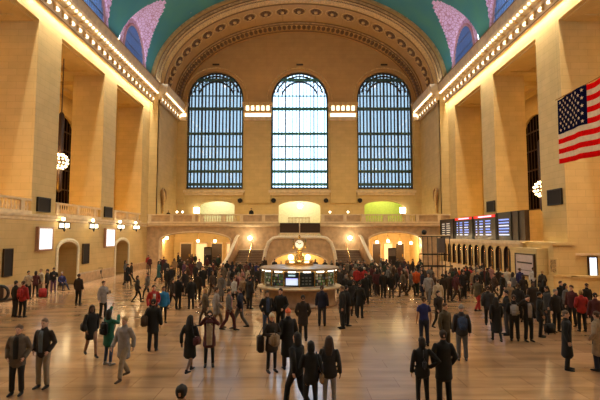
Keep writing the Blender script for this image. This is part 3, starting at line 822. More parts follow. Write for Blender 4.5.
for x0, x1, y0, y1, lb in ((3, 12.2, 248.5, 276.5, 'tall dark display panel on the left wall at the edge of the photo'), (82.3, 88.5, 243.5, 263.5, 'tall dark display panel on the left wall between two screens')):
    xm = (x0+x1)/2
    wallpanel('dark_display_panel', lb, 'display', PL, yl(x0), yl(x1), zl(xm, y1), zl(xm, y0), M_CHAR, M_BRONZE, .06, .1, 'dark display panels on the left wall')
# lanterns under the left balcony
for i, (x, lb) in enumerate(((64.5, 'black framed lit lantern box over the nearest left arched entrance'), (94, 'black framed lit lantern box left of the second left pier'), (121, 'black framed lit lantern box just right of the second left pier'), (136.5, 'black framed lit lantern box farthest along the left wall'))):
    y = atx(x, 225, -W+.6).y; z = atx(x, 225.5+i*.6, -W+.6).z
    t = thing('wall_lantern', lb, 'lantern', (-W+.6, y, z), 0, 'lantern boxes under the left balcony')
    boxo('glowing_panel', emit('lantern_glow', (1,.86,.6), 4), t, -.2, .2, -.36, .36, -.16, .16)
    for c in ((-.26,.26,-.42,.42,.17,.24), (-.26,.26,-.42,.42,-.27,-.17), (-.24,-.18,-.42,-.36,-.2,.2), (.18,.24,-.42,-.36,-.2,.2), (-.24,-.18,.36,.42,-.2,.2), (.18,.24,.36,.42,-.2,.2)): boxo('frame', M_BLACK, t, *c)
    bm = nb(); tube(bm, [(-.6,0,.3),(-.3,0,.32),(0,0,.24)], [.04]*3, 6); link('bracket', bm, M_BLACK, t)
    bm = nb(); tube(bm, [(0,0,-.27),(0,0,-.5)], [.12,.02], 8); link('pendant', bm, M_BLACK, t)
    bm = nb(); ball(bm, (-.1,.0,.5), .14, seg=12, ri=8); link('globe', bm, emit('lantern_globe', (1,.8,.45), 12), t, True)
    light('POINT', 'lantern_light', (-W+1.1, y, z-.3), 30, (1,.72,.35), .15)
# chandeliers
def chandelier(x, y, Y, X, lb, ctop, tail):
    p = at(x, y, Y); p.x = X
    t = thing('chandelier', lb, 'chandelier', (X, Y, p.z), 0, 'bulb-covered ball chandeliers in the side bays')
    bm = nb(); tube(bm, [(0,0,2.4), (0,0,LINT-p.z+.28)], [.05,.05], 6); link('suspension_cable', bm, M_BROWN, t)
    bm = nb(); lathe(bm, [(0,.55),(.2,.6),(.22,.8),(.22,4.1),(.12,4.3),(0,4.35)], 14); link('upper_stem', bm, M_BROWN, t, True)
    bm = nb(); lathe(bm, [(0,-tail),(.12,-tail+.1),(.22,-tail+.3),(.22,-.7),(.1,-.6),(0,-.55)], 14); link('lower_stem', bm, M_BROWN, t, True)
    bm = nb(); ball(bm, (0,0,0), .5, seg=18, ri=12); link('core', bm, M_BROWN, t, True)
    k = 0
    for ri, ph in enumerate((-65,-40,-14,14,40,65)):
        n = max(5, int(12*math.cos(math.radians(ph)))+2)
        for q in range(n):
            a = 2*math.pi*q/n+ri*.4; c = math.cos(math.radians(ph))
            if k == 0 and q == 0:
                pass
            o = bpy.data.objects.new('bulb', BULB2); COL.objects.link(o); o.parent = t
            o.location = (.66*c*math.cos(a), .66*c*math.sin(a), .66*math.sin(math.radians(ph)))
            k += 1
    return p
BULB2 = bulbmesh(.085); BULB2.materials.append(emit('chandelier_bulb', (1,.78,.42), 5))
CHL = chandelier(64, 161.5, 39.3, -20.6, 'lit ball chandelier hanging in the second left bay', 0, 2.7)
CHR = chandelier(536, 189, 39.3, 20.9, 'lit ball chandelier hanging lower in the right bay above the departure board', 0, 2.0)

# ticket office front and departure board on the right --------------
XT = 17.2
y0, y1 = 35.5, D1-.1
PT = lambda u, z, d: (XT+d, u, z)
nA = 11; a0 = atx(511.5, 255, XT).y; stp = 1.62
tops = [(a0+k*stp+.16, a0+k*stp+1.46, .85, 2.5, .62) for k in range(nA)]
bm = nb(); arch_wall(bm, y0, y1, 0, 3.45, tops , PT, .22, rmi=1); box(bm, XT, W, y0, y0+.05, 0, 3.45); box(bm, XT+.9, XT+.95, y0, y1, 0, 3.4); box(bm, XT, W, y0, y1, 3.43, 3.45)
struct('wall_ticket_office', bm, [M_STONE, M_BROWN])
bm = nb(); extrude_profile(bm, [(0,3.1),(-.08,3.15),(-.2,3.35),(-.2,3.5),(0,3.5)], PT, y0, y1); extrude_profile(bm, [(0,0),(-.1,0),(-.1,.85),(0,.9)], PT, y0, y1); struct(tn(), bm, M_TRIM)
for k, (a, b, zz0, zs, r) in enumerate(tops):
    e = sempty(wn(), (XT+.1, (a+b)/2, .95)); h = (b-a)/2
    boxo('shutter', M_BROWN, e, .1, .16, -h, h, 0, 2.0)
    boxo('grille', M_BRASS, e, .0, .06, -h, h, .0, .12); boxo('grille', M_BRASS, e, .0, .05, -.03, .03, 0, 1.9)
    boxo('sill', M_TRIM, e, -.25, .1, -h-.1, h+.1, -.08, .0)
bu = lambda x: atx(x, 226, XT-.1).y
PBd = lambda u, z, d: (XT-.1+d, u, z)
zb0, zb1 = 3.62, 5.85
t = thing('departure_board', 'long black departure board with blue text columns above the ticket windows', 'sign', (XT-.1, bu(480), 3.5))
base = Vector(t.location)
def BB(nm, ua, ub, za, zb_, d0, d1, m, par=None):
    ua, ub = sorted((ua, ub)); bm = nb(); extrude_profile(bm, [(d0, za), (d1, za), (d1, zb_), (d0, zb_)], PBd, ua, ub)
    bmesh.ops.translate(bm, verts=bm.verts[:], vec=-base); return link(nm, bm, m, par or t)
BB('support_rail', bu(440), bu(525), 3.5, 3.62, .05, -.1, M_TRIM)
M_TXB = emit('board_text_blue', (.22,.36,1), 1.2); M_TXW = emit('board_text_white', (.6,.72,1), 1.3); M_TXD = emit('board_text_dim', (.6,.55,.45), .8)
M_BPAN = mat('board_black', (.010,.010,.016), .35)
M_REDH = emit('board_red_header', (.8,.02,.02), .9)
secs = [(440.5, 453, 'd'), (455, 472, 'b'), (473.5, 495.5, 'b'), (497, 510.5, 'w'), (511.5, 518, 'x'), (518.5, 525, 'x')]
for xa, xb, k in secs:
    zt = zb1+(.1 if k in 'wx' else 0)
    s = BB('board_section', bu(xa), bu(xb), zb0, zt, .35, 0, M_BPAN if k != 'x' else M_BRONZE)
    BB('section_rim', bu(xa), bu(xa+.5), zb0, zt, .0, -.06, M_BLACK, s)
    A, B_ = sorted((bu(xa), bu(xb))); L = B_-A
    if k == 'b':
        BB('header', bu(xa), bu(xb), 5.62, zb1, 0, -.03, M_REDH, s)
        BB('header_text', B_-L*.25, A+L*.15, 5.68, 5.79, -.03, -.04, M_TXW, s)
    for r in range(6):
        z = 5.28-r*.25
        if z < 3.9 or k == 'x': continue
        cs = {'b': [(.82,.88), (.55,.7), (.18,.42)], 'd': [(.6,.85),(.2,.5)], 'w': [(.1,.85)]}[k]
        for c0, c1 in cs:
            jj = random.uniform(0, .06) if c1-c0 > .15 else 0
            BB('text_row', A+L*(c0+jj), A+L*c1, z, z+.10, 0, -.012, {'b': [M_TXB, M_TXW][(r+1) % 3 == 0], 'd': M_TXD, 'w': [M_TXB, M_TXW][r % 3 == 2]}[k], s)
# poster case on the right, plinth block with niche, wall screen
u0, u1 = sorted((atx(517, 260, XT).y+.02, atx(534, 260, XT).y))
PP = lambda u, z, d: (16.6+d, u, z)
u0, u1 = sorted((atx(517, 264, 16.6).y, atx(536, 264, 16.6).y)); zz = lambda y: atx(527, y, 16.6).z
e = wallpanel('poster_case', 'bronze framed glass case with pale grey notice sheets beside the ticket office', 'display case', PP, u0, u1, zz(276), zz(253.5), mat('pale_notice_sheet', (.55,.46,.48), .4), M_BRONZE, .1, .12, None,
          [(u0+.3, u1-.3, zz(263.5), zz(262), M_BLACK), (u0+.3, u1-.3, zz(270.5), zz(270), M_CHAR)])
bm = nb(); box(bm, 16.62, W-.01, u0-.12, u1+.12, 0, 3.1); struct('wall_case_block', bm, M_STONE)
bm = nb(); box(bm, 17.4, W+.3, 31.6, 35.2, 0, 3.35); box(bm, 17.25, W+.3, 31.45, 35.3, 3.35, 3.55); box(bm, 17.3, W+.3, 31.5, 35.25, 0, 1.2); box(bm, 17.25, W+.3, 31.45, 35.3, 1.2, 1.28)
struct(tn(), bm, M_STONE)
u0, u1 = sorted((atx(550.5, 260, 17.38).y, atx(558.5, 260, 17.38).y)); PN = lambda u, z, d: (17.39+d, u, z)
wallpanel('carved_niche_plaque', 'carved brownish stone plaque on the right pier base under the board', 'plaque', PN, u0, u1, atx(554, 274, 17.4).z, atx(554, 258, 17.4).z, mat('carved_stone_brown', (.48,.30,.12), .6, noise=.4, scale=9, bump=.4), M_STONE, .12, .08)
# right pier reveal: ledge and lit screen facing the camera
PV = lambda u, z, d: (u, 31.88+d, z)
bm = nb(); box(bm, W-.1, W+TH, 31.55, 31.88, 0, 1.15); box(bm, W-.15, W+TH, 31.45, 31.88, 1.15, 1.3); struct(tn(), bm, M_STONE)
bm = nb(); box(bm, W+.1, W+TH, 31.75, 31.88, 2.65, 2.8); struct(tn(), bm, M_TRIM)
a = at(588, 266, 31.8); b = at(597.3, 266, 31.8)
wallpanel('poster_screen', 'narrow bright white poster screen at the right edge of the photo below the flag', 'screen', PV, a.x, b.x, at(592, 278, 31.8).z, at(592, 256.5, 31.8).z, M_SCR, M_BRONZE, .07, .12, None,
          [(a.x+.3, a.x+.33, at(592, 276, 31.8).z, at(592, 258, 31.8).z, M_SCT), (a.x+.1, b.x-.1, 2.0, 2.04, M_SCT), (a.x+.18, b.x-.16, 2.2, 2.5, M_SCT)])
# red-brown kiosk base right of it
# flag -------------------------------------------------------------
XF = 14.6; yf0 = atx(557, 130, XF).y; zt0 = atx(557, 100, XF).z; zb_0 = atx(560, 163.5, XF).z; hh = zt0-zb_0; LF = hh*1.9
t = thing('national_flag', 'large red, white and blue American flag with stars hanging high at the right', 'flag', (XF, yf0, zb_0))
def fp(u, v, off=0):
    w = .10*math.sin(u*2.1+v*.6)+.05*math.sin(u*4.3+1)
    return (w+off, -u, v*hh - .04*u*(1-v))
M_FR = mat('flag_red', (.80,.006,.006), 1, spec=0); M_FW = mat('flag_white', (.82,.62,.42), 1, spec=0); M_FB = mat('flag_navy', (.008,.008,.035), 1, spec=0)
nU = 48; cu = LF*.40
bm = nb(); 
for s in range(13):
    v0, v1 = 1-(s+1)/13, 1-s/13
    for i in range(nU):
        a, b = LF*i/nU, LF*(i+1)/nU
        if s < 7 and b <= cu+1e-3: continue
        vs = [bm.verts.new(fp(*q)) for q in ((a,v0),(b,v0),(b,v1),(a,v1))]
        bm.faces.new(vs).material_index = s % 2
bmesh.ops.remove_doubles(bm, verts=bm.verts[:], dist=1e-4)
bmesh.ops.solidify(bm, geom=bm.faces[:], thickness=.012)
link('stripes', bm, [M_FR, M_FW], t, True)
bm = nb(); nc = 19
for i in range(nc):
    for j in range(7):
        a, b = cu*i/nc, cu*(i+1)/nc; v0, v1 = 6/13+7/13*j/7, 6/13+7/13*(j+1)/7
        bm.faces.new([bm.verts.new(fp(*q, -.004)) for q in ((a,v0),(b,v0),(b,v1),(a,v1))])
bmesh.ops.remove_doubles(bm, verts=bm.verts[:], dist=1e-4); bmesh.ops.solidify(bm, geom=bm.faces[:], thickness=.02)
for f in bm.faces: f.material_index = 0
for r in range(9):
    for c in range(6 if r % 2 == 0 else 5):
        cx_ = cu*((2*c+1+(r % 2))/12); cv = 6/13+7/13*((r+1)/10)
        for off in (-.03, .03):
            vs = []
            for q in range(10):
                rr = .105 if q % 2 == 0 else .045; an = math.pi/2+q*math.pi/5
                vs.append(bm.verts.new(fp(cx_+rr*math.cos(an), cv+rr*math.sin(an)/hh, off)))
            bm.faces.new(vs).material_index = 1
link('canton', bm, [M_FB, M_FW], t)
bm = nb(); tube(bm, [(0,0,hh+.03), (0,-LF,hh+.03)], [.03,.03], 6); link('top_rod', bm, M_BRASS, t)
for u in (.3, LF-.3):
    bm = nb(); tube(bm, [(0,-u,hh), (0,-u,vz(XF)-zb_0+.05)], [.002,.002], 4, dome=False); link('cable', bm, M_BLACK, t)
# carved bronze wing sconces on the recess walls -------------------
for sg, lb in ((-1, 'tall gilded wing-shaped ornament on the wall left of the left window above the balcony'), (1, 'tall gilded wing-shaped ornament on the wall right of the right window above the balcony')):
    pa = atx(163 if sg < 0 else 436.5, 200, sg*(WR-.15))
    t = thing('wing_sconce', lb, 'wall ornament', (sg*(WR-.02), pa.y, atx(163, 213, -(WR-.15)).z), 0, 'wing ornaments at the balcony ends')
    bm = nb(); tube(bm, [(-sg*.12,0,0),(-sg*.2,0,.8),(-sg*.25,0,1.8),(-sg*.2,0,2.7)], [(.12,.14),(.16,.25),(.2,.45),(.12,.3)], 10); link('shaft', bm, M_GOLDPL, t, True)
    for q in (-1, 1):
        bm = nb(); tube(bm, [(-sg*.2,q*.2,1.0),(-sg*.25,q*.62,1.9),(-sg*.2,q*.72,2.8),(-sg*.15,q*.45,3.15)], [.1,.17,.16,.05], 8); link('wing', bm, mat('bronze_wing', (.34,.18,.06), .5), t, True)
# lamps along the balcony rail
for x, lb in ((177, 'left one of two small bright lamps on the balcony rail at far left'), (182.5, 'right one of two small bright lamps on the balcony rail at far left'), (348, 'small bright lamp on the balcony rail right of the central gap'), (330, 'small bright lamp at the balcony rail nearest right of the central gap')):
    p = at(x, 212, D1+1.5); t = thing('rail_lamp', lb, 'lamp', (p.x, p.y, BAL), 0, 'small lamps along the balcony')
    bm = nb(); tube(bm, [(0,0,0),(0,0,p.z-BAL)], [.04,.03], 6); link('stem', bm, M_BRASS, t)
    bm = nb(); ball(bm, (0,0,p.z-BAL), .13, seg=10, ri=7); link('globe', bm, emit('rail_lamp_glow', (1,.86,.6), 9), t, True)
# ceiling lamps in the passages
for x, y, lb in ((198,241,'round lamp inside the left arch, left one'), (215,241,'round lamp inside the left arch, right one'), (167,238,'round lamp at the left end inside the left arch'), (377,242,'round lamp inside the right arch, leftmost of four'), (388,241,'round lamp inside the right arch, second of four from left'), (400,243,'round lamp inside the right arch, third of four from left'), (411,243,'round lamp inside the right arch, rightmost of four')):
    p = at(x, y, D1+4)
    t = thing('passage_lamp', lb, 'lamp', p, 0, 'ceiling lamps in the passages under the balcony')
    bm = nb(); ball(bm, (0,0,0), .2, seg=12, ri=8); link('globe', bm, emit('passage_glow', (1,.85,.55), 10), t, True)
    bm = nb(); tube(bm, [(0,0,.15),(0,0,4.6-p.z)], [.025,.025], 6); link('rod', bm, M_BRASS, t)
    light('POINT', 'passage_light', (p.x, p.y-.4, p.z-.35), 240, (1,.74,.38), .25)
# signs in the passages
for x, y0_, y1_, lb in ((208, 247, 268, 'tall dark freestanding sign inside the left arch'), (392, 248, 268, 'tall dark freestanding sign inside the right arch')):
    p = at(x, y0_, D1+1.5)
    t = thing('freestanding_sign', lb, 'sign', (p.x, D1+1.5, 0), 0, 'dark signs inside the arches')
    boxo('panel', M_CHAR, t, -.5, .5, -.06, .06, .25, p.z, bevel=.02); boxo('foot', M_BLACK, t, -.55, .55, -.25, .25, 0, .06)
    boxo('post', M_BLACK, t, -.05, .05, -.04, .04, .05, .3)
    boxo('poster_area', mat('dim_poster', (.16,.14,.12), .4), t, -.42, .42, -.075, -.06, p.z-1.0, p.z-.12)
# escalator handrail end at the left edge
p = gnd(6, 302)
t = thing('escalator', 'dark rounded escalator handrail end at the left edge of the photo', 'escalator', (p.x-.3, p.y, 0))
bm = nb()
arc = [(-2.5,0,.95),(-.1,0,.95)]+[(.0+.42*math.sin(a), 0, .53+.42*math.cos(a)) for a in [math.pi*k/8 for k in range(9)]]+[(-.6,0,.11)]
tube(bm, arc, [.09]*len(arc), 8, ref=(0,1,0)); link('handrail', bm, M_BLACK, t, True)
bm = nb(); tube(bm, [(-2.5,0,.5),(.1,0,.5)], [(.04,.36),(.04,.36)], 8, ref=(0,1,0)); link('side_panel', bm, M_BROWN, t)
boxo('base_plate', M_BRONZE, t, -2.5, .2, -.12, 1.2, 0, .1)
# black frame structure beside the right arch
p = gnd(437, 279)
t = thing('steel_frame_stand', 'black open steel frame standing between the right arch and the ticket windows', 'frame', (p.x, p.y, 0))
H0 = at(437, 236, p.y).z
for X in (-1.25, -.4, .5, 1.25):
    for Y in (0, 1.4): boxo('upright', M_BLACK, t, X-.03, X+.03, Y-.03, Y+.03, 0, H0)
for z in (1.1, 2.2, H0-.08):
    for Y in (0, 1.4): boxo('crossbar', M_BLACK, t, -1.28, 1.28, Y-.04, Y+.04, z, z+.08)
boxo('hanging_sign', mat('grey_sign', (.10,.09,.09), .5), t, .1, .75, -.1, -.05, 2.4, H0-.2)
boxo('top_rail', M_TRIM, t, -1.3, 1.3, -.1, 0, H0, H0+.1)
bm = nb(); ball(bm, (-1.1,0,H0+.35), .25, seg=12, ri=8); link('loudspeaker_ball', bm, M_BLACK, t, True)
# ------------------------------------------------------------------ people
def bake(bm, name, voxel, dec=None, sm=1):
    me = bpy.data.meshes.new('tmp'); bm.normal_update(); bm.to_mesh(me); bm.free()
    o = bpy.data.objects.new('tmp', me); COL.objects.link(o)
    r = o.modifiers.new('r', 'REMESH'); r.mode = 'VOXEL'; r.voxel_size = voxel; r.use_smooth_shade = True
    if sm:
        s = o.modifiers.new('s', 'SMOOTH'); s.iterations = sm; s.factor = .5
    if dec:
        d = o.modifiers.new('d', 'DECIMATE'); d.ratio = dec
    dg = bpy.context.evaluated_depsgraph_get()
    m2 = bpy.data.meshes.new_from_object(o.evaluated_get(dg)); m2.name = name
    bpy.data.objects.remove(o); bpy.data.meshes.remove(me)
    for p in m2.polygons: p.use_smooth = True
    m2.materials.clear(); m2.materials.append(None)
    return m2
V = Vector
def pose(kind):
    dz = 0
    A = {}
    def arm(s, el, wr): A[s] = (V((s*.185, .0, 1.42)), V(el), V(wr))
    Lg = {}
    def leg(s, kn, an, toe=(0,-1)): Lg[s] = (V((s*.09, 0, .92)), V(kn), V(an), toe)
    for s in (-1, 1):
        arm(s, (s*.25, .03, 1.14), (s*.265, -.05, .89)); leg(s, (s*.11, -.02, .5), (s*.12, .02, .09))
    if kind == 'pocket':
        for s in (-1, 1): arm(s, (s*.28, .06, 1.15), (s*.205, -.10, .96))
    if kind == 'walk':
        arm(1, (.25, .12, 1.16), (.24, .12, .92)); arm(-1, (-.25, -.05, 1.15), (-.23, -.22, .95))
        leg(1, (.1, -.20, .52), (.1, -.26, .11)); leg(-1, (-.1, .06, .5), (-.1, .32, .16))
    if kind == 'phone':
        arm(1, (.26, .0, 1.15), (.10, -.30, 1.22)); leg(1, (.12, -.05, .5), (.14, .0, .09))
    if kind == 'bothfront':
        for s in (-1, 1): arm(s, (s*.27, -.02, 1.15), (s*.09, -.28, 1.15))
    if kind == 'photo':
        for s in (-1, 1): arm(s, (s*.29, -.16, 1.36), (s*.09, -.24, 1.60))
    if kind == 'reach':
        arm(1, (.30, -.22, 1.55), (.30, -.38, 1.80)); arm(-1, (-.25, -.16, 1.35), (-.02, -.38, 1.55))
    if kind == 'ear':
        arm(-1, (-.40, -.06, 1.42), (-.15, -.07, 1.60))
    if kind == 'hip':
        arm(-1, (-.42, .10, 1.18), (-.20, .0, 1.02))
    if kind == 'hold':
        arm(1, (.27, .05, 1.14), (.18, -.16, 1.0)); arm(-1, (-.27, .05, 1.14), (-.26, -.1, .88))
    if kind == 'sit':
        dz = -.43
        for s in (-1, 1):
            Lg[s] = (V((s*.09, 0, .92)), V((s*.13, -.42, .93)), V((s*.14, -.45-(.3 if s > 0 else 0), .54-(0 if s < 0 else -.05))), (0,-1))
            arm(s, (s*.26, -.02, 1.15), (s*.16, -.28, 1.03))
    return A, Lg, dz
def rings(bm, lst, n=14):
    pts = [(cx, cy, z) for z, a, b, cx, cy in lst]; tube(bm, pts, [(a, b) for z, a, b, cx, cy in lst], n, ref=(1,0,0))
CACHE = {}
def shift(bm, dz):
    if dz: bmesh.ops.translate(bm, verts=bm.verts[:], vec=(0, 0, dz))
def body_mesh(kind, fem):
    key = ('b', kind, fem)
    if key in CACHE: return CACHE[key]
    A, Lg, dz = pose(kind); bm = nb(); w = .92 if fem else 1
    rings(bm, [(.84,.13,.09,0,0),(.90,.165,.105,0,.01),(.98,.16,.10,0,0),(1.08,.135*w,.09,0,0),(1.2,.15*w,.10,0,0),(1.33,.165*w,.11,0,0),(1.42,.165*w,.09,0,0.01),(1.47,.09,.07,0,.01)])
    tube(bm, [(0,.015,1.44),(0,.0,1.54),(0,-.01,1.60)], [(.058,.06),(.052,.056),(.05,.055)], 12)
    # head: chin to crown with brow, cheek and jaw
    rings(bm, [(1.525,.03,.03,0,-.055),(1.545,.046,.058,0,-.035),(1.575,.060,.080,0,-.018),(1.61,.070,.092,0,-.006),(1.645,.074,.096,0,0),(1.68,.075,.098,0,.004),(1.715,.070,.09,0,.006),(1.745,.05,.066,0,.008),(1.758,.02,.03,0,.008)], 18)
    tube(bm, [(0,-.088,1.655),(0,-.108,1.628),(0,-.108,1.618)], [.009,.015,.013], 6)          # nose
    tube(bm, [(-.022,-.083,1.588),(0,-.091,1.589),(.022,-.083,1.588)], [.007,.010,.007], 6)     # lips
    tube(bm, [(-.045,-.080,1.668),(0,-.094,1.672),(.045,-.080,1.668)], [.009,.010,.009], 6)     # brow
    for s in (-1, 1): tube(bm, [(s*.077,.004,1.62),(s*.083,.010,1.645),(s*.080,.008,1.67)], [(.008,.014)]*3, 6)
    for s in (-1, 1):
        sh, el, wr = A[s]; k = .88 if fem else 1
        tube(bm, [sh, sh.lerp(el,.4), el, el.lerp(wr,.35), wr], [.055*k,.048*k,.038*k,.038*k,.026*k], 10)
        hp, kn, an, toe = Lg[s]
        tube(bm, [hp, hp.lerp(kn,.4), kn, kn.lerp(an,.35), an], [.088,.078,.056,.056,.036], 12)
        f = V((0,-1,0)); tube(bm, [an+V((0,.05,-.05)), an+V((0,-.05,-.055)), an+V((s*.01,-.16,-.065))], [.032,(.036,.026),(.034,.018)], 8)
        # hand: palm, four fingers, thumb
        d = (wr-el).normalized(); fwd = V((0,-1,0)); sd = d.cross(V((s,0,0)))
        if sd.length < .2: sd = V((0,0,1))
        sd = (sd-d*sd.dot(d)).normalized()            # across the palm
        nrm = d.cross(sd).normalized()
        if nrm.dot(V((-s,0,0))) < 0: nrm = -nrm        # palm faces the body
        tube(bm, [wr, wr+d*.03, wr+d*.085], [(.026,.02),(.036,.017),(.040,.015)], 8, ref=sd)
        for q, (o, ln) in enumerate(((.033,.062),(.011,.074),(-.011,.070),(-.033,.054))):
            b0 = wr+d*.08+sd*o; b1 = b0+(d*.9+nrm*.25+sd*o*2).normalized()*ln*.5; b2 = b1+(d*.7+nrm*.7+sd*o*2).normalized()*ln*.5
            tube(bm, [b0-d*.02, b1, b2], [.0105,.0098,.0088], 6)
        thd = sd if sd.dot(V((0,-1,.2))) > 0 else -sd
        tube(bm, [wr+d*.025+thd*.02, wr+d*.055+thd*.052+nrm*.012, wr+d*.085+thd*.058+nrm*.03], [.014,.0115,.0095], 6)
    shift(bm, dz)
    CACHE[key] = bake(bm, 'body', .0085, .28); return CACHE[key]
def sleeve(bm, A, fem, r0=.072, r1=.052, short=False):
    k = .9 if fem else 1
    for s in (-1, 1):
        sh, el, wr = A[s]
        if short: tube(bm, [sh+V((-s*.02,0,0)), sh.lerp(el,.3), sh.lerp(el,.62)], [r0*k,r0*.95*k,r0*.9*k], 12)
        else:
            tube(bm, [sh+V((-s*.02,0,0)), sh.lerp(el,.4), el, el.lerp(wr,.5), el.lerp(wr,.96)], [r0*k,r0*.93*k,r0*.82*k,r1*1.08*k,r1*k], 12)
def top_mesh(kind, typ, fem):
    key = ('t', kind, typ, fem)
    if key in CACHE: return CACHE[key]
    A, Lg, dz = pose(kind); bm = nb(); w = .93 if fem else 1
    th = {'tee': -.012, 'jacket': .0, 'puffer': .014, 'coat': .006, 'longcoat': .01, 'parka': .010, 'sweater': -.008, 'dresscoat': .006}[typ]
    hem = {'tee': .86, 'jacket': .83, 'puffer': .84, 'coat': .66, 'longcoat': .44, 'parka': .76, 'sweater': .85, 'dresscoat': .52}[typ]
    if kind == 'sit': hem = max(hem, .86)
    L = []
    if hem < .8: L += [(hem, .20+th+(.8-hem)*.06, .135+th+(.8-hem)*.08, 0, 0)]
    L += [(max(hem, .83), .195+th, .13+th, 0, .005),(.92,.20+th,.135+th,0,.005),(1.02,(.185+th)*w,.13+th,0,0),(1.12,(.175+th)*w,.125+th,0,-.005),(1.25,(.19+th)*w,.135+th,0,-.008),(1.36,(.20+th)*w,.138+th,0,-.004),(1.43,(.185+th)*w,.11+th,0,0),(1.475,(.12)*w,.09,0,.005)]
    if typ not in ('tee', 'sweater'): L += [(1.50,.082,.082,0,.008),(1.525,.08,.08,0,.006)]
    else: L += [(1.492,.08,.075,0,.005)]
    rings(bm, L, 18)
    r0 = {'tee': .066, 'sweater': .07}.get(typ, .078+th*.6)
    sleeve(bm, A, fem, r0, {'tee': .05, 'sweater': .048}.get(typ, .058+th*.4), short=(typ == 'tee'))
    if typ in ('parka',): tube(bm, [(-.1,.06,1.47),(0,.12,1.46),(.1,.06,1.47)], [.05,.06,.05], 10)   # hood rolled at the neck
    shift(bm, dz); CACHE[key] = bake(bm, 'top', .016, .55); return CACHE[key]
def leg_mesh(kind, fem, slim):
    key = ('l', kind, fem, slim)
    if key in CACHE: return CACHE[key]
    A, Lg, dz = pose(kind); bm = nb(); k = .88 if slim else 1.08
    rings(bm, [(.80,.15,.10,0,.005),(.86,.178,.118,0,.01),(.94,.18,.118,0,.01),(1.02,.165,.108,0,0)], 16)
    for s in (-1, 1):
        hp, kn, an, _ = Lg[s]
        an2 = kn.lerp(an, .93)
        tube(bm, [hp, hp.lerp(kn,.4), kn, kn.lerp(an,.4), an2], [.098*k+.004,.090*k,.070*k,.066*k,.056*k+(0 if slim else .01)], 12)
    shift(bm, dz); CACHE[key] = bake(bm, 'trousers', .015, .5); return CACHE[key]
def shoe_mesh(kind, s):
    key = ('s', kind, s)
    if key in CACHE: return CACHE[key]
    A, Lg, dz = pose(kind); an = Lg[s][2]; bm = nb()
    tube(bm, [an+V((0,.055,-.045)), an+V((0,-.0,-.045)), an+V((s*.006,-.08,-.055)), an+V((s*.012,-.17,-.063)), an+V((s*.012,-.20,-.066))], [(.038,.040),(.044,.046),(.046,.036),(.044,.026),(.026,.018)], 12, ref=(1,0,0))
    tube(bm, [an+V((0,.01,-.04)), an+V((0,.01,.02))], [.046,.044], 10)
    for v in bm.verts: v.co.z = max(v.co.z, an.z-.088)
    shift(bm, dz); me = bpy.data.meshes.new('shoe'); bm.to_mesh(me); bm.free(); me.materials.append(None)
    for p in me.polygons: p.use_smooth = True
    CACHE[key] = me; return me
def hair_mesh(kind, style):
    dz = pose(kind)[2]; key = ('h', dz, style)
    if key in CACHE: return CACHE[key]
    bm = nb()
    if style in ('short', 'long', 'bob', 'thin'):
        g = .006 if style == 'thin' else .013
        lo = 1.655 if style != 'thin' else 1.68
        rings(bm, [(1.60,.055,.040,0,.055),(1.635,.074+g*.6,.066,0,.038),(1.665,.077+g,.082,0,.026),(1.695,.078+g,.098,0,.010),(1.725,.073+g,.096,0,.006),(1.752,.056+g,.075,0,.008),(1.772,.028,.04,0,.008)], 16)
    if style == 'long':
        tube(bm, [(0,.05,1.70),(0,.085,1.60),(0,.10,1.48),(0,.13,1.34)], [(.085,.05),(.095,.055),(.105,.05),(.075,.03)], 12, ref=(1,0,0))
        for s in (-1, 1): tube(bm, [(s*.075,-.01,1.70),(s*.085,.01,1.60),(s*.10,.03,1.47)], [.022,.03,.03], 8)
    if style == 'bob':
        tube(bm, [(0,.04,1.70),(0,.06,1.60),(0,.06,1.53)], [(.088,.065),(.098,.07),(.085,.055)], 12, ref=(1,0,0))
    if style == 'beanie':
        rings(bm, [(1.665,.087,.105,0,.006),(1.69,.090,.109,0,.006),(1.72,.085,.102,0,.006),(1.755,.066,.08,0,.01),(1.785,.03,.04,0,.012)], 16)
    if style == 'hood':
        rings(bm, [(1.50,.10,.09,0,.05),(1.58,.105,.085,0,.05),(1.66,.10,.09,0,.042),(1.72,.095,.098,0,.024),(1.77,.07,.08,0,.02),(1.80,.03,.04,0,.02)], 16)
    shift(bm, dz); CACHE[key] = bake(bm, 'hair', .009, .5); return CACHE[key]
PAL = {'black':(.008,.008,.009),'dark':(.016,.013,.013),'navy':(.010,.014,.04),'dark blue':(.012,.018,.055),'bright blue':(.02,.22,.50),'royal blue':(.02,.025,.14),
 'maroon':(.09,.015,.018),'red':(.42,.022,.02),'orange':(.75,.12,.02),'green':(.008,.13,.075),'dark green':(.02,.045,.03),'olive':(.10,.075,.04),'brown':(.07,.038,.022),
 'dark brown':(.03,.018,.012),'grey brown':(.14,.105,.075),'tan':(.34,.22,.12),'beige':(.42,.31,.20),'khaki':(.36,.27,.18),'grey':(.15,.14,.14),'light grey':(.34,.31,.30),'charcoal':(.035,.032,.035),
 'white':(.62,.58,.54),'cream':(.60,.50,.36),'blue grey':(.16,.19,.22),'pink':(.42,.20,.19),'purple':(.13,.05,.12),'denim blue':(.035,.06,.13),'teal':(.03,.13,.14),'yellow':(.45,.30,.04),'bare':(.40,.22,.14)}
def cloth(c): return mat('cloth_'+c.replace(' ', '_'), tuple(v*.78 for v in PAL[c]), .85, noise=.12, scale=9, bump=.12)
SKIN = [mat('skin_light', (.56,.32,.22), .55, noise=.05), mat('skin_mid', (.42,.23,.14), .55, noise=.05), mat('skin_dark', (.14,.07,.045), .55, noise=.05)]
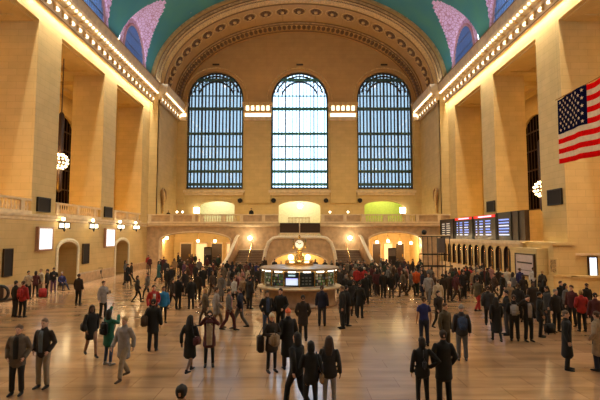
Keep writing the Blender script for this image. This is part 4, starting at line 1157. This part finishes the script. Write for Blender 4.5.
HAIRC = {'black':(.008,.006,.005),'brown':(.05,.024,.012),'dark brown':(.022,.012,.008),'grey':(.22,.20,.18),'grey brown':(.14,.09,.06),'blond':(.38,.24,.10),'white':(.55,.50,.42),'red':(.22,.06,.02),'bald':(.2,.11,.07),
 'cream':(.62,.50,.32),'orange':(.7,.13,.04),'light grey':(.34,.31,.30)}
def hairm(c): return mat('hair_'+c.replace(' ', '_'), HAIRC[c], .7, noise=.15, scale=12, bump=.2)
def put(name, me, m, parent):
    o = bpy.data.objects.new(name, me); COL.objects.link(o); o.parent = parent
    if me.materials and me.materials[0] is None or True:
        o.material_slots[0].link = 'OBJECT'; o.material_slots[0].material = m
    return o
NP = [0]
def person(x, f, top, bot, typ='jacket', kind='stand', rot=0, hair='short', hc='dark brown', fem=False, label=None, h=1.0, shoes='black', near=False, skin=None, bare=False, slim=False, group=None, z=0):
    p = gnd(x, f, z) if z == 0 else Vector((at(x, f, z[0]).x, z[0], z[1]))
    NP[0] += 1
    s = h*(.95 if fem else 1.0)*random.uniform(.98, 1.02)
    t = thing('person', label, 'person', p, math.radians(rot), group)
    t.scale = (s*.97, s*.97, s)
    sk = SKIN[skin if skin is not None else random.choice((0,0,0,1,1,2))]
    put('body', body_mesh(kind, fem), sk, t)
    put('hat' if hair == 'beanie' else ('hood' if hair == 'hood' else 'hair'), hair_mesh(kind, hair), hairm(hc) if hc in HAIRC else cloth(hc), t)
    TY = {'tee':'t_shirt','longcoat':'long_coat','puffer':'puffer_jacket','dresscoat':'coat'}.get(typ, typ)
    put(TY, top_mesh(kind, typ, fem), cloth(top), t)
    if not bare: put('trousers', leg_mesh(kind, fem, slim or fem), cloth(bot), t)
    for q in (-1, 1): put('shoe', shoe_mesh(kind, q), cloth(shoes), t)
    if near:
        dz = pose(kind)[2]
        for q in (-1, 1):
            bm = nb(); ball(bm, (q*.029, -.083, 1.651+dz), .0125, 1.2, .6, .8, 8, 6); link('eye', bm, mat('eye_dark', (.03,.02,.015), .2), t)
    return t
def addto(t, name, bm, m, smooth=True): return link(name, bm, m, t, smooth)
def shirt_front(t, c, w=.07, z0=.93, z1=1.46):
    bm = nb(); pts = [(0,-.132,z0),(0,-.141,1.12),(0,-.150,1.27),(0,-.140,1.38),(0,-.105,z1)]
    tube(bm, pts, [(w*.9,.014),(w,.014),(w*1.05,.014),(w*1.0,.014),(w*.75,.02)], 10, ref=(1,0,0)); addto(t, 'shirt', bm, cloth(c))
def worldp(t, v):
    return Matrix.Translation(t.location) @ Matrix.Rotation(t.rotation_euler.z, 4, 'Z') @ Matrix.Diagonal((*t.scale, 1)) @ Vector(v)
def backpack(t, c, label, sx=1.0):
    o = thing('backpack', label, 'backpack', worldp(t, (0, .19, 1.0)), t.rotation_euler.z)
    o.scale = [q*sx for q in t.scale]
    bm = nb(); box(bm, -.15, .15, -.06, .10, 0, .42); bmesh.ops.bevel(bm, geom=bm.edges[:], offset=.055, segments=3, affect='EDGES'); link('sack', bm, cloth(c), o, True)
    bm = nb(); box(bm, -.11, .11, .08, .14, .03, .22); bmesh.ops.bevel(bm, geom=bm.edges[:], offset=.025, segments=2, affect='EDGES'); link('front_pocket', bm, cloth(c), o, True)
    for s in (-1, 1):
        bm = nb(); tube(bm, [(s*.10,-.05,.40),(s*.11,-.16,.47),(s*.12,-.29,.42),(s*.13,-.33,.25),(s*.16,-.24,.08),(s*.12,-.05,.04)], [(.022,.008)]*6, 6); link('strap', bm, M_BLACK, o, True)
    return o
def handbag(t, c, label, pos=(-.27,.0,.78), w=.17, h=.26, dpt=.07, strap=True, cat='bag', name='shoulder_bag'):
    o = thing(name, label, cat, worldp(t, pos), t.rotation_euler.z); o.scale = t.scale
    bm = nb(); box(bm, -dpt, dpt, -w, w, 0, h); bmesh.ops.bevel(bm, geom=bm.edges[:], offset=.035, segments=3, affect='EDGES'); link('sack', bm, cloth(c), o, True)
    if strap:
        sx = -1 if pos[0] > 0 else 1
        top = 1.47-pos[2]; px = -pos[0]*.45
        bm = nb(); tube(bm, [(0,-w*.8,h-.02),(sx*.06,-.13-pos[1],top-.18),(px,-.09-pos[1],top+.01),(px,.03-pos[1],top+.05),(px,.12-pos[1],top-.03),(sx*.05,w*.8,h+.1),(0,w*.8,h-.02)], [.011]*7, 6); link('strap', bm, M_BLACK, o, True)
    return o
# --- individually described figures (x, feet y) ----------------------
P = person
a = P(16, 395, 'grey brown', 'dark', 'parka', 'pocket', 8, 'short', 'grey brown', label='person in a grey brown hooded parka and dark trousers, standing at the lower left', near=True, skin=0); shirt_front(a, 'black')
a = P(42, 388, 'dark brown', 'khaki', 'jacket', 'pocket', -6, 'thin', 'grey brown', label='person in an open dark jacket over a grey shirt with khaki trousers, hands in pockets', near=True, skin=0, h=1.01); shirt_front(a, 'blue grey', .062)
a = P(14.5, 317, 'black', 'charcoal', 'jacket', 'stand', 150, label='person in a black jacket standing beside the one with the red vest')
a = P(22, 317.5, 'red', 'black', 'jacket', 'stand', 175, 'short', 'brown', label='person in a red vest with black trousers, seen from behind at left')
backpack(a, 'red', 'red and yellow backpack on the back of the person in red at left')
P(78, 304.5, 'dark brown', 'black', 'puffer', 'stand', 170, label='person in a dark brown padded jacket standing alone in front of the left pier')
P(27.5, 299, 'beige', 'black', 'sweater', 'phone', 60, label='person in a beige sweater at the left wall, leftmost under the white screen', hc='dark brown')
P(35, 297, 'maroon', 'black', 'jacket', 'hold', 200, label='person in a maroon jacket at the left wall beside the one in beige', fem=True, hair='bob')
P(40, 295.5, 'cream', 'tan', 'sweater', 'stand', -30, label='person in a cream top at the left wall behind the red suitcase', hc='blond')
P(46.5, 296.5, 'dark', 'black', 'jacket', 'stand', -60, label='person in a dark jacket at the left wall just right of the red suitcase')
P(53, 293, 'black', 'purple', 'jacket', 'phone', 20, label='person in black at the left wall next to the one sitting down')
sit = P(61.5, 290.5, 'royal blue', 'navy', 'jacket', 'sit', 55, label='person in a royal blue jacket sitting at the left wall with one leg out', hc='grey')
st = thing('low_stool', 'low dark stool under the person sitting at the left wall', 'stool', gnd(61.3, 290.3))
boxo('seat', M_BROWN, st, -.2, .2, -.2, .2, .34, .40)
for X in (-1,1):
    for Y in (-1,1): boxo('leg', M_BLACK, st, X*.17-.02, X*.17+.02, Y*.17-.02, Y*.17+.02, 0, .34)
def suitcase(x, f, c, label, h=.62):
    o = thing('suitcase', label, 'suitcase', gnd(x, f), random.uniform(-.5,.5))
    bm = nb(); box(bm, -.22,.22,-.13,.13,.05,h); bmesh.ops.bevel(bm, geom=bm.edges[:], offset=.05, segments=3, affect='EDGES'); link('shell', bm, cloth(c), o, True)
    bm = nb(); tube(bm, [(-.12,.1,h-.02),(-.12,.1,h+.3),(.12,.1,h+.3),(.12,.1,h-.02)], [.012]*4, 6); link('handle', bm, M_BLACK, o)
    for X in (-.16,.16):
        for Y in (-.09,.09):
            bm = nb(); ball(bm, (X,Y,.03), .03, seg=8, ri=6); link('wheel', bm, M_BLACK, o)
suitcase(42.5, 298, 'red', 'red suitcase standing among the group at the left wall')
P(87.5, 279, 'light grey', 'dark', 'sweater', 'stand', 90, label='person in a light grey top beside the dark wall display, facing right')
P(92, 278, 'black', 'denim blue', 'jacket', 'stand', -120, label='person in a black jacket and blue jeans beside the dark wall display')
st = thing('stroller', 'small dark pushchair standing beside the two people at the left wall', 'pushchair', gnd(98.5, 278.5), .6)
bm = nb(); tube(bm, [(0,.1,.45),(0,-.2,.42),(0,-.32,.75)], [(.2,.05),(.2,.05),(.2,.04)], 8, ref=(1,0,0)); link('seat', bm, cloth('charcoal'), st, True)
bm = nb()
for X in (-.22,.22):
    tube(bm, [(X,.35,.1),(X,-.1,.6),(X,-.4,1.0)], [.015]*3, 6); tube(bm, [(X,-.35,.1),(X,.0,.5)], [.015]*2, 6)
tube(bm, [(-.22,-.4,1.0),(.22,-.4,1.0)], [.018]*2, 6); link('frame', bm, M_BLACK, st)
for X in (-.24,.24):
    for Y in (-.35,.35):
        bm = nb(); tube(bm, [(X-.015,Y,.1),(X+.015,Y,.1)], [.1,.1], 14, dome=False); link('wheel', bm, M_BLACK, st)
a = P(102.5, 318, 'light grey', 'black', 'parka', 'phone', 60, 'short', 'brown', label='person in a light grey hooded jacket facing right and looking at a phone')
ph = thing('mobile_phone', 'phone held by the person in the light grey hooded jacket', 'phone', worldp(a, (.09,-.39,1.24)), a.rotation_euler.z)
boxo('casing', M_BLACK, ph, -.04, .04, -.006, .006, -.06, .09); boxo('screen', emit('phone_screen', (.7,.8,1), 3), ph, -.034, .034, .006, .008, -.05, .08)
a = P(90.5, 357, 'black', 'bare', 'coat', 'walk', 40, 'long', 'brown', fem=True, label='person with long brown hair in a black coat and tan leggings walking at left'); handbag(a, 'black', 'black shoulder bag of the long-haired person walking at left', (-.26,.05,.9))
a = P(108, 365, 'green', 'denim blue', 'coat', 'reach', 155, 'hood', 'black', fem=True, label='person in a bright green coat and jeans raising both arms to take a photo', shoes='light grey')
backpack(a, 'black', 'black backpack on the person in the green coat')
P(123, 380, 'light grey', 'khaki', 'coat', 'walk', -20, 'short', 'blond', label='person in a pale grey coat and khaki trousers right of the green coat', near=True, shoes='brown')
a = P(152.5, 351, 'black', 'black', 'coat', 'hold', 185, 'short', 'black', label='person in black carrying a big brown bag under the arm, seen from behind'); handbag(a, 'brown', 'big brown bag carried by the person in black left of centre', (.28,-.03,.86), .26, .36, .11)
a = P(153, 325, 'red', 'black', 'jacket', 'hold', 30, 'short', 'black', label='person in a red jacket with a pale chest stripe, behind the brown bag'); shirt_front(a, 'white', .065, 1.15, 1.27)
P(163, 323, 'bright blue', 'black', 'puffer', 'stand', 30, 'bob', 'brown', fem=True, label='person in a bright blue jacket and black trousers', skin=1)
a = P(189.5, 373, 'black', 'bare', 'dresscoat', 'walk', 160, 'long', 'black', fem=True, bare=True, label='person in a dark knee-length coat with bare legs walking away left of centre'); handbag(a, 'maroon', 'maroon shoulder bag of the walking person with bare legs', (-.27,.03,.88), .15, .25)
a = P(209, 366.5, 'maroon', 'black', 'coat', 'photo', 10, 'long', 'dark brown', fem=True, slim=True, label='person in a maroon top and black leggings holding a camera to the face', near=True); shirt_front(a, 'cream', .10, .70, .86)
cm = thing('camera', 'black camera held to the face of the person in the maroon top', 'camera', worldp(a, (0,-.27,1.63)), a.rotation_euler.z)
boxo('camera_body', M_BLACK, cm, -.07, .07, -.03, .03, -.045, .045, bevel=.008); bm = nb(); tube(bm, [(0,-.03,0),(0,-.09,0)], [.032,.03], 12, dome=False); link('lens', bm, M_BLACK, cm)
# head entering the frame at the bottom
P(179.5, 508, 'black', 'black', 'jacket', 'stand', 175, 'short', 'black', label='person of whom only the dark-haired head shows at the bottom edge, left of centre', skin=0)
P(178, 308.5, 'black', 'black', 'coat', 'stand', 160, label='left one of two people in black coats standing side by side left of the booth')
P(191, 309, 'black', 'black', 'coat', 'stand', -150, label='right one of two people in black coats standing side by side left of the booth', h=.98)
a = P(204.5, 326, 'grey brown', 'brown', 'parka', 'walk', -70, 'bob', 'blond', fem=True, label='person in a grey brown parka walking left, behind the one taking a photo'); 
P(216, 329, 'light grey', 'tan', 'coat', 'walk', 100, 'short', 'brown', label='person in a light grey coat walking right, behind the one taking a photo')
a = P(228.5, 331, 'grey', 'maroon', 'jacket', 'walk', 80, 'short', 'dark brown', label='person in a grey jacket and maroon trousers walking left of the booth'); shirt_front(a, 'pink', .08)
P(240, 329, 'navy', 'grey', 'jacket', 'walk', -100, 'short', 'brown', label='person in a navy jacket and grey trousers walking left of the booth')
P(249.5, 309, 'black', 'black', 'coat', 'stand', 140, 'short', 'black', label='person in a black coat standing at the left side of the round booth')
a = P(267, 335, 'black', 'denim blue', 'jacket', 'pocket', 15, 'short', 'dark brown', label='person in black jacket over denim blue, left of the pair before the booth', near=True); shirt_front(a, 'denim blue', .07)
P(280.5, 334, 'black', 'black', 'puffer', 'hold', -20, 'short', 'black', label='person in a black padded jacket, right of the pair in front of the booth', h=1.03)
a = P(271.5, 372, 'dark brown', 'black', 'coat', 'bothfront', 25, 'beanie', 'cream', fem=True, slim=True, label='person in a cream knitted hat and brown coat with a big tan bag', near=True); handbag(a, 'tan', 'big tan handbag held in front by the person in the cream hat', (-.03,-.29,.86), .2, .34, .12, name='handbag')
bb = handbag(a, 'dark brown', 'dark brown coat-like bundle hanging behind the person in the cream hat', (-.36,.06,.62), .14, .5, .09, cat='bundle', name='coat_bundle')
P(288, 369, 'black', 'dark brown', 'longcoat', 'stand', 195, 'beanie', 'orange', label='person in an orange-red hat and long black coat seen from behind')
P(303, 341, 'dark brown', 'black', 'coat', 'pocket', 180, 'short', 'black', label='person in a dark brown coat seen from behind, standing just in front of the booth')
a = P(296.5, 409, 'black', 'black', 'puffer', 'walk', -130, 'hood', 'black', label='person in a black hooded jacket bending left, leftmost of three friends at bottom centre')
a = P(311, 417, 'black', 'black', 'jacket', 'phone', 185, 'bob', 'black', fem=True, label='person in black with a small tan bag, middle of three at bottom centre'); handbag(a, 'tan', 'small tan bag slung on the middle one of three friends at bottom centre', (-.25,.10,.80), .11, .24, .05)
a = P(329.5, 411, 'charcoal', 'light grey', 'jacket', 'stand', 172, 'long', 'brown', fem=True, label='person with long brown hair and grey jacket, rightmost of three friends at bottom centre'); handbag(a, 'brown', 'round brown bag on the right hip of the long-haired person at bottom centre', (.27,.05,.80), .16, .3)
P(322, 326, 'navy', 'charcoal', 'jacket', 'stand', 170, 'short', 'brown', label='person in a navy jacket seen from behind, before the right part of the booth')
P(342.5, 328.5, 'black', 'black', 'coat', 'stand', -80, 'short', 'grey brown', label='tall person in a black coat standing right of the booth', h=1.04)
P(346.5, 326, 'dark', 'black', 'jacket', 'stand', 120, 'short', 'black', label='person in dark clothes close behind the tall one right of the booth')
P(354, 316, 'dark', 'dark brown', 'jacket', 'stand', 170, 'short', 'brown', label='person in dark jacket and brown trousers, between the booth and two red jackets')
a = P(360, 318, 'black', 'black', 'coat', 'hold', 150, 'short', 'black', label='person in a black coat with a dark bag hanging at the right side'); handbag(a, 'black', 'black bag hanging from the person right of the booth', (.3,0,.72), .13, .26)
P(424.5, 346, 'royal blue', 'navy', 'tee', 'stand', 180, 'short', 'brown', label='person in a royal blue t-shirt and navy trousers seen from behind', skin=1)
P(439, 330, 'dark brown', 'black', 'jacket', 'walk', 20, 'bob', 'dark brown', label='person in a dark brown jacket walking just right of the blue t-shirt', fem=True)
P(446, 356, 'olive', 'olive', 'jacket', 'stand', 30, 'short', 'brown', label='person in an olive jacket and trousers between the blue t-shirt and the blue backpack')
a = P(462.5, 360.5, 'charcoal', 'grey', 'jacket', 'stand', 170, 'beanie', 'grey', label='person in grey trousers wearing a blue backpack, seen from behind', shoes='grey'); backpack(a, 'denim blue', 'blue backpack on the person in grey trousers right of centre')
a = P(423, 409, 'black', 'black', 'jacket', 'hip', 180, 'bob', 'black', fem=True, slim=True, label='person in black, hand on hip, left one of the couple at bottom right', shoes='brown')
handbag(a, 'charcoal', 'small grey bag on the back of the left one of the couple', (-.02,.17,1.02), .10, .2, .05)
P(444.5, 406.5, 'black', 'black', 'coat', 'pocket', 180, 'short', 'dark brown', label='tall person all in black, right one of the couple at the bottom right', h=1.02)
P(568, 370, 'black', 'black', 'longcoat', 'stand', 60, 'thin', 'grey brown', label='person in a long black overcoat with short grey brown hair standing alone at right', near=True, skin=0)
P(599, 371, 'beige', 'navy', 'dresscoat', 'pocket', -150, 'short', 'brown', label='person in a beige coat cut by the right edge of the photo')
P(597, 338, 'maroon', 'dark', 'jacket', 'stand', 160, 'short', 'black', label='person in a maroon jacket at the right edge behind the beige coat')
a = P(478, 312, 'olive', 'red', 'jacket', 'walk', 120, 'short', 'black', label='person in an olive jacket and red trousers left of the long black coat'); handbag(a, 'orange', 'bright orange bag held by the person in red trousers', (-.34,-.08,.35), .15, .36, name='carrier_bag')
P(497, 342, 'black', 'black', 'longcoat', 'walk', 170, 'long', 'black', fem=True, label='person with long dark hair in a long black coat walking, at right')
P(507.5, 335, 'black', 'charcoal', 'jacket', 'phone', -100, 'short', 'black', label='person in a black jacket facing left, just right of the long black coat')
a = P(515, 341, 'black', 'black', 'jacket', 'hold', 160, 'short', 'brown', label='person in black with a pale grey backpack beside the one touching an ear'); backpack(a, 'light grey', 'pale grey backpack on a person in black at right')
a = P(529, 341.5, 'black', 'black', 'jacket', 'ear', 5, 'short', 'black', label='person in an open black jacket over a pale shirt holding a hand to the ear', near=True); shirt_front(a, 'light grey', .085)
a = P(541, 337, 'black', 'black', 'coat', 'hold', 60, 'short', 'black', label='person in a black coat right of the one touching an ear, bag alongside')
suitcase(550, 334, 'black', 'black bag on the floor right of the person touching an ear', .42)
P(548, 326, 'charcoal', 'charcoal', 'parka', 'stand', -90, 'short', 'dark brown', label='person in a charcoal parka behind the black bag at right')
P(557, 332, 'dark', 'black', 'jacket', 'stand', 10, 'short', 'grey', label='person in a dark jacket and grey hair behind the long black overcoat')
P(567, 322, 'grey', 'dark', 'jacket', 'stand', 40, 'hood', 'black', label='person in a grey jacket with a dark hood left of the red jacket at right')
P(573, 326, 'maroon', 'black', 'jacket', 'stand', -60, 'short', 'brown', label='person in a maroon jacket close to the red jacket at right')
P(582.5, 331.5, 'red', 'black', 'jacket', 'hold', 170, 'short', 'blond', label='blond person in a red jacket and black trousers at right')
P(510.5, 318, 'tan', 'tan', 'coat', 'stand', 10, 'beanie', 'white', label='person in a tan coat and white hat in front of the ticket windows')
P(503.5, 303, 'black', 'black', 'jacket', 'walk', 30, 'short', 'black', label='person in a black jacket with a white stripe left of the white hat')
P(520.5, 295, 'royal blue', 'charcoal', 'jacket', 'stand', 180, 'short', 'brown', label='person in a royal blue jacket in front of the glass notice case')
P(534, 293, 'white', 'charcoal', 'sweater', 'stand', -20, 'short', 'black', label='person in a white patterned top at the glass notice case')
a = P(543, 298, 'charcoal', 'black', 'jacket', 'hold', 190, 'short', 'blond', label='person in a charcoal jacket with a black bag at the glass notice case'); handbag(a, 'black', 'black bag hanging from the person at the glass notice case', (.28,.06,.7), .13, .27)
P(438.5, 314, 'cream', 'beige', 'coat', 'stand', 190, 'short', 'brown', label='person in a cream coat behind the blue t-shirt')
P(416.5, 295, 'orange', 'dark green', 'jacket', 'stand', 175, 'short', 'brown', label='person in a bright orange jacket and dark trousers in the right crowd')
P(357, 292, 'red', 'black', 'jacket', 'stand', 170, 'short', 'brown', label='left one of two people in red jackets right of the booth')
P(364.5, 292, 'red', 'dark', 'jacket', 'stand', 190, 'short', 'white', label='right one of two people in red jackets right of the booth')
P(202, 288, 'red', 'red', 'jacket', 'walk', 90, 'short', 'brown', h=.86, label='small person all in red in the gap of the left crowd')
P(218, 271, 'dark green', 'black', 'jacket', 'stand', 0, 'short', 'black', label='person silhouetted alone on the bright floor right of the dark sign in the left arch')
P(178, 267.5, 'black', 'black', 'coat', 'stand', 90, 'short', 'black', label='person in black standing alone inside the left arch', h=1.02)
P(148, 270, 'red', 'dark', 'jacket', 'stand', 20, 'short', 'brown', label='person in red standing at the far left corner of the hall')
P(253, 0, 'black', 'black', 'jacket', 'stand', 0, 'short', 'black', label='person in black leaning at the balcony rail above the left stair', z=(D1+.7, BAL))
P(173, 0, 'dark brown', 'dark', 'jacket', 'stand', 0, 'short', 'black', label='small figure standing on the balcony beside the left gilded wing', z=(D1+4.5, BAL), h=.95)
# --- the distant crowd: (x, feet, top, bottom, pose, rot, hair, [type]) ---
ZONES = [
 ('in the left side group', [
  (125,280,'grey','dark','stand',90),(127.5,286,'black','black','walk',80),(137,303,'charcoal','black','walk',110),(147,299,'grey','dark','walk',-80),(149.5,272,'maroon','dark','stand',40),(131,283,'dark brown','black','walk',-90)]),
 ('in the left arch crowd', [
  (158.5,282,'teal','dark','walk',80),(167,292,'black','black','stand',160),(171,289,'dark','charcoal','walk',30),(163.5,274,'maroon','dark brown','stand',20),(174,276,'tan','dark','stand',10),
  (184,281,'purple','dark','walk',60),(187,287,'brown','dark brown','walk',-60),(190.5,279,'maroon','dark','stand',180),(195,285,'dark','black','stand',140),(199,277,'grey','dark','stand',0),
  (207,272,'maroon','black','stand',30),(209.5,285,'navy','black','stand',180),(213,282,'maroon','dark','walk',-70),(205,268,'dark green','dark','stand',90),(192,268,'maroon','dark','walk',100),(195,267,'dark green','black','stand',0),
  (219,293,'tan','light grey','walk',90),(223,286,'grey brown','dark','stand',30),(227,279,'black','black','stand',170),(229,291,'grey','light grey','walk',-90),(184.5,296,'dark','black','stand',60),(197.5,300,'dark brown','black','stand',180),(212,300,'brown','grey brown','walk',60),(221,302,'grey','brown','stand',-30)]),
 ('in the left stair crowd', [
  (232,281,'navy','black','stand',180),(235,289,'black','dark','stand',0),(238.5,296,'pink','cream','walk',90),(242.5,293,'pink','tan','walk',-80),(246.5,288,'cream','beige','stand',160),(240,280,'dark','dark','stand',30),
  (248.5,301,'charcoal','black','stand',20),(252.5,286,'dark','black','stand',-60),(256.5,283,'royal blue','navy','stand',170),(234,307,'white','black','walk',60),(243,306,'tan','black','walk',-40),(258,292,'dark','dark','walk',30)]),
 ('behind the round booth', [
  (262,279,'dark','black','stand',0),(264.5,276,'dark brown','black','stand',30),(274.5,277,'black','black','stand',0),(281,279,'dark','black','stand',-30),(315.5,277,'dark brown','black','stand',10),(325,278,'dark','black','stand',0),(332,279,'black','black','stand',60),(337,277,'dark','dark','walk',60)]),
 ('in the right stair crowd', [
  (341,279,'black','black','stand',0),(344.5,286,'dark','black','walk',60),(348,293,'brown','black','stand',180),(350.5,282,'black','dark','stand',90),(353.5,289,'grey brown','dark','stand',30),(361,283,'grey','black','stand',0),
  (368,285,'black','black','walk',-60),(346,303,'charcoal','black','stand',160),(352,306,'black','dark','stand',-30),(366,304,'black','black','stand',190),(358,281,'dark green','black','stand',30),(372,290,'maroon','dark','stand',180),(369,297,'dark','charcoal','stand',20)]),
 ('in the right arch crowd', [
  (375,283,'dark brown','black','stand',0),(377.5,296,'maroon','dark brown','stand',170),(380,289,'black','black','walk',70),(383.5,298,'black','black','stand',10),(386,282,'dark green','dark','stand',180),(388.5,291,'grey','dark','walk',-80),(391.5,298,'black','charcoal','stand',180),
  (394,284,'brown','dark','stand',40),(397,293,'dark','black','walk',90),(400.5,285,'maroon','black','stand',0),(403,297,'grey brown','brown','walk',-90),(406,288,'pink','dark green','stand',30),(408.5,280,'brown','dark','stand',180),(411,296,'grey','dark brown','walk',60),
  (384,276,'dark','dark','stand',0),(391,275,'brown','dark','stand',90),(398,276,'black','dark','stand',0),(405,276,'maroon','dark','stand',20),(413,277,'dark brown','dark','walk',90),(419,281,'black','black','stand',0),(421.5,288,'dark','black','walk',-60),(425.5,296,'navy','grey','stand',170),(430,291,'grey','charcoal','stand',0),(434,300,'brown','black','walk',30),(429,304,'light grey','grey','walk',-30)]),
 ('in the ticket window queue', [
  (443,304,'dark brown','black','stand',180),(446.5,296,'black','dark','walk',80),(450,301,'brown','dark brown','stand',0),(453.5,293,'dark green','black','stand',160),(456.5,302,'maroon','dark brown','walk',90),(459.5,289,'orange','tan','stand',170),(463,296,'dark brown','black','stand',30),
  (466.5,288,'orange','dark','stand',190),(470.5,290,'red','cream','walk',-60),(474.5,294,'tan','dark','stand',0),(484,291,'maroon','dark brown','stand',180),(488,294,'dark','brown','walk',60),(491.5,290,'pink','charcoal','stand',10),(495,299,'brown','dark','walk',-90),(499,290,'dark brown','black','stand',180),(508,294,'white','grey','stand',0),(514,300,'grey','black','walk',90),(524,303,'dark','black','stand',180),(480,287,'cream','tan','stand',170)]),
 ('in the right foreground group', [
  (489,327,'charcoal','black','walk',160),(519,322,'dark','black','stand',150),(534,318,'dark brown','black','stand',0),(545,314,'black','charcoal','stand',180),(562,316,'black','black','stand',20),(588,318,'dark','black','stand',190)]),
 ('between blue jacket and black coats', [
  (172,318-8,'dark brown','black','walk',70)]),
]
_r = random.Random(11)
_dark = ('black','black','black','dark','dark','dark brown','charcoal','navy','grey','maroon','brown','grey brown','dark green')
_fr = gnd(437, 279)
def _extra(zi, n, xa, xb, fa, fb):
    lst = ZONES[zi][1]; tries = 0
    used = [gnd(r[0], r[1]) for z_, l_ in ZONES for r in l_]+[o.location.copy() for o in COL.objects if o.parent is None and o.get('category') in ('person','frame')]
    while n and tries < 4000:
        tries += 1; x, f = _r.uniform(xa, xb), _r.uniform(fa, fb); p = gnd(x, f)
        if min((p-u).length for u in used) < .75: continue
        if (p-Vector((XK, YK, 0))).length < 3.1 or (p-_fr).length < 2.3: continue
        used.append(p); n -= 1
        lst.append((x, f, _r.choice(_dark), _r.choice(('black','dark','charcoal','dark brown')), _r.choice(('stand','stand','walk','hold')), _r.choice((0,30,90,180,200,-60,-90)) ))
_extra(1, 10, 160, 228, 272, 296)
_extra(2, 6, 230, 258, 278, 300)
_extra(4, 14, 339, 374, 276, 303)
_extra(5, 20, 375, 432, 275, 298)
_extra(6, 10, 445, 500, 283, 299)
ORD = ['leftmost','second from left','third from left','fourth from left','fifth from left','sixth from left','seventh from left','eighth from left','ninth from left','tenth from left','eleventh from left','twelfth from left','thirteenth from left','fourteenth from left','fifteenth from left','sixteenth from left'] + ['in between']*20
for place, lst in ZONES:
    desc = {}
    rows = sorted(lst, key=lambda r: r[0])
    info = []
    for r in rows:
        x, f, tc, bc, kd, ro = r[:6]
        typ = random.choice(('jacket','jacket','coat','puffer','parka','longcoat')); fem = random.random() < .4
        hs = random.choice(('short','bob','long')) if fem else random.choice(('short','short','short','hood'))
        hc = random.choice(('black','dark brown','brown','brown','grey'))
        if hs == 'hood': hc = 'black'
        info.append((x, f, tc, bc, kd, ro, typ, fem, hs, hc))
    seen = {}
    for r in info:
        TY = {'longcoat':'long coat','puffer':'padded jacket'}.get(r[6], r[6]); k = (r[2], TY)
        seen.setdefault(k, []).append(r)
    for r in info:
        x, f, tc, bc, kd, ro, typ, fem, hs, hc = r
        TY = {'longcoat':'long coat','puffer':'padded jacket'}.get(typ, typ)
        same = seen[(tc, TY)]
        lab = 'person in %s %s' % (tc, TY)
        if len(same) > 1: lab += ', %s such' % (ORD[same.index(r)] if len(same) > 2 else ('left one' if same.index(r) == 0 else 'right one'))
        lab += ' '+place if len(same) > 1 else ' and %s trousers %s' % (bc, place)
        person(x, f, tc, bc, typ, kd, ro, hs, hc, fem, label=lab, h=random.uniform(.95, 1.03), group='people in the distant crowd')
# groups for the foreground people
for o in list(COL.objects):
    if o.parent is None and o.get('category') == 'person' and not o.get('group'): o['group'] = 'people on the concourse floor'
print('PEOPLE', NP[0])

# ------------------------------------------------------------------ light
w = bpy.data.worlds.new('daylight'); S.world = w; w.use_nodes = True
nt = w.node_tree; bg = nt.nodes['Background']
bg.inputs[0].default_value = (.70, .87, 1, 1); bg.inputs[1].default_value = 5
WARM = (1, .66, .30); PALE = (1, .86, .66)
# chandeliers and bay lamps
for i, (a, b) in enumerate(OPEN):
    for sg in (-1, 1):
        y = (a+b)/2; z = 10.6 if sg < 0 else 8.05
        if i == 1:
            light('POINT', 'chandelier_light', (-20.6 if sg < 0 else 20.9, 38.2, z), 260, WARM, .6)
        light('POINT', 'bay_light', (sg*21.2, y-1.5, 8.0), 360, (1, .46, .03), .5)
        light('AREA', 'bay_ceiling_light', (sg*22.5, y, LINT-.6), 90, (1,.48,.06), 3)
# wash under the cornice on the wall faces
for sg in (-1, 1):
    for k in range(6):
        y = 2+k*10
        light('AREA', 'cornice_wash', (sg*(W-.20), y+3, 20.85), 430, PALE, 9.8, (0, 0, math.pi/2), .05, spread=math.radians(64))
# lamps on the cornice lighting the vault
for sg in (-1, 1):
    for k in range(7):
        o = light('AREA', 'vault_uplight', (sg*(W-1.0), 4+k*8.3, 23.3), 150, (.85,.92,1), 6, None, .5)
        aim(o, (sg*2, 4+k*8.3, 38)); 
# hall floodlights from the cornice
for sg in (-1, 1):
    for k in range(6):
        o = light('SPOT', 'hall_floodlight', (sg*(W-1.4), 3+k*10, 23.2), (200 if k < 1 else 1200 if k < 2 else 3500), (1,.83,.54), .3, spot=2.0, blend=.8)
        aim(o, (sg*2, 6+k*10, 0))
# floodlights on the far wall
for x in (-14, -7, 0, 7, 14):
    o = light('SPOT', 'end_wall_floodlight', (x*.9, D1+1, 34-abs(x)*.35), 300, (1,.58,.2), .3, spot=1.9, blend=.8); aim(o, (x, D2, 12))
for x in (-13, -5, 5, 13):
    light('AREA', 'balcony_light', (x, D1+4, 8.5), 110, (1,.72,.36), 2)
# ------------------------------------------------------------------ camera
cd = bpy.data.cameras.new('camera'); cd.sensor_width = 36; cd.lens = F/600*36; cd.clip_end = 500
cam = bpy.data.objects.new('camera', cd); COL.objects.link(cam); cam.location = CAMP; cam.rotation_euler = (math.pi/2+PITCH, 0, YAW)
S.camera = cam
S.view_settings.view_transform = 'Standard'; S.view_settings.look = 'None'; S.view_settings.gamma = 1
S.view_settings.use_curve_mapping = False; S.view_settings.exposure = 0.0
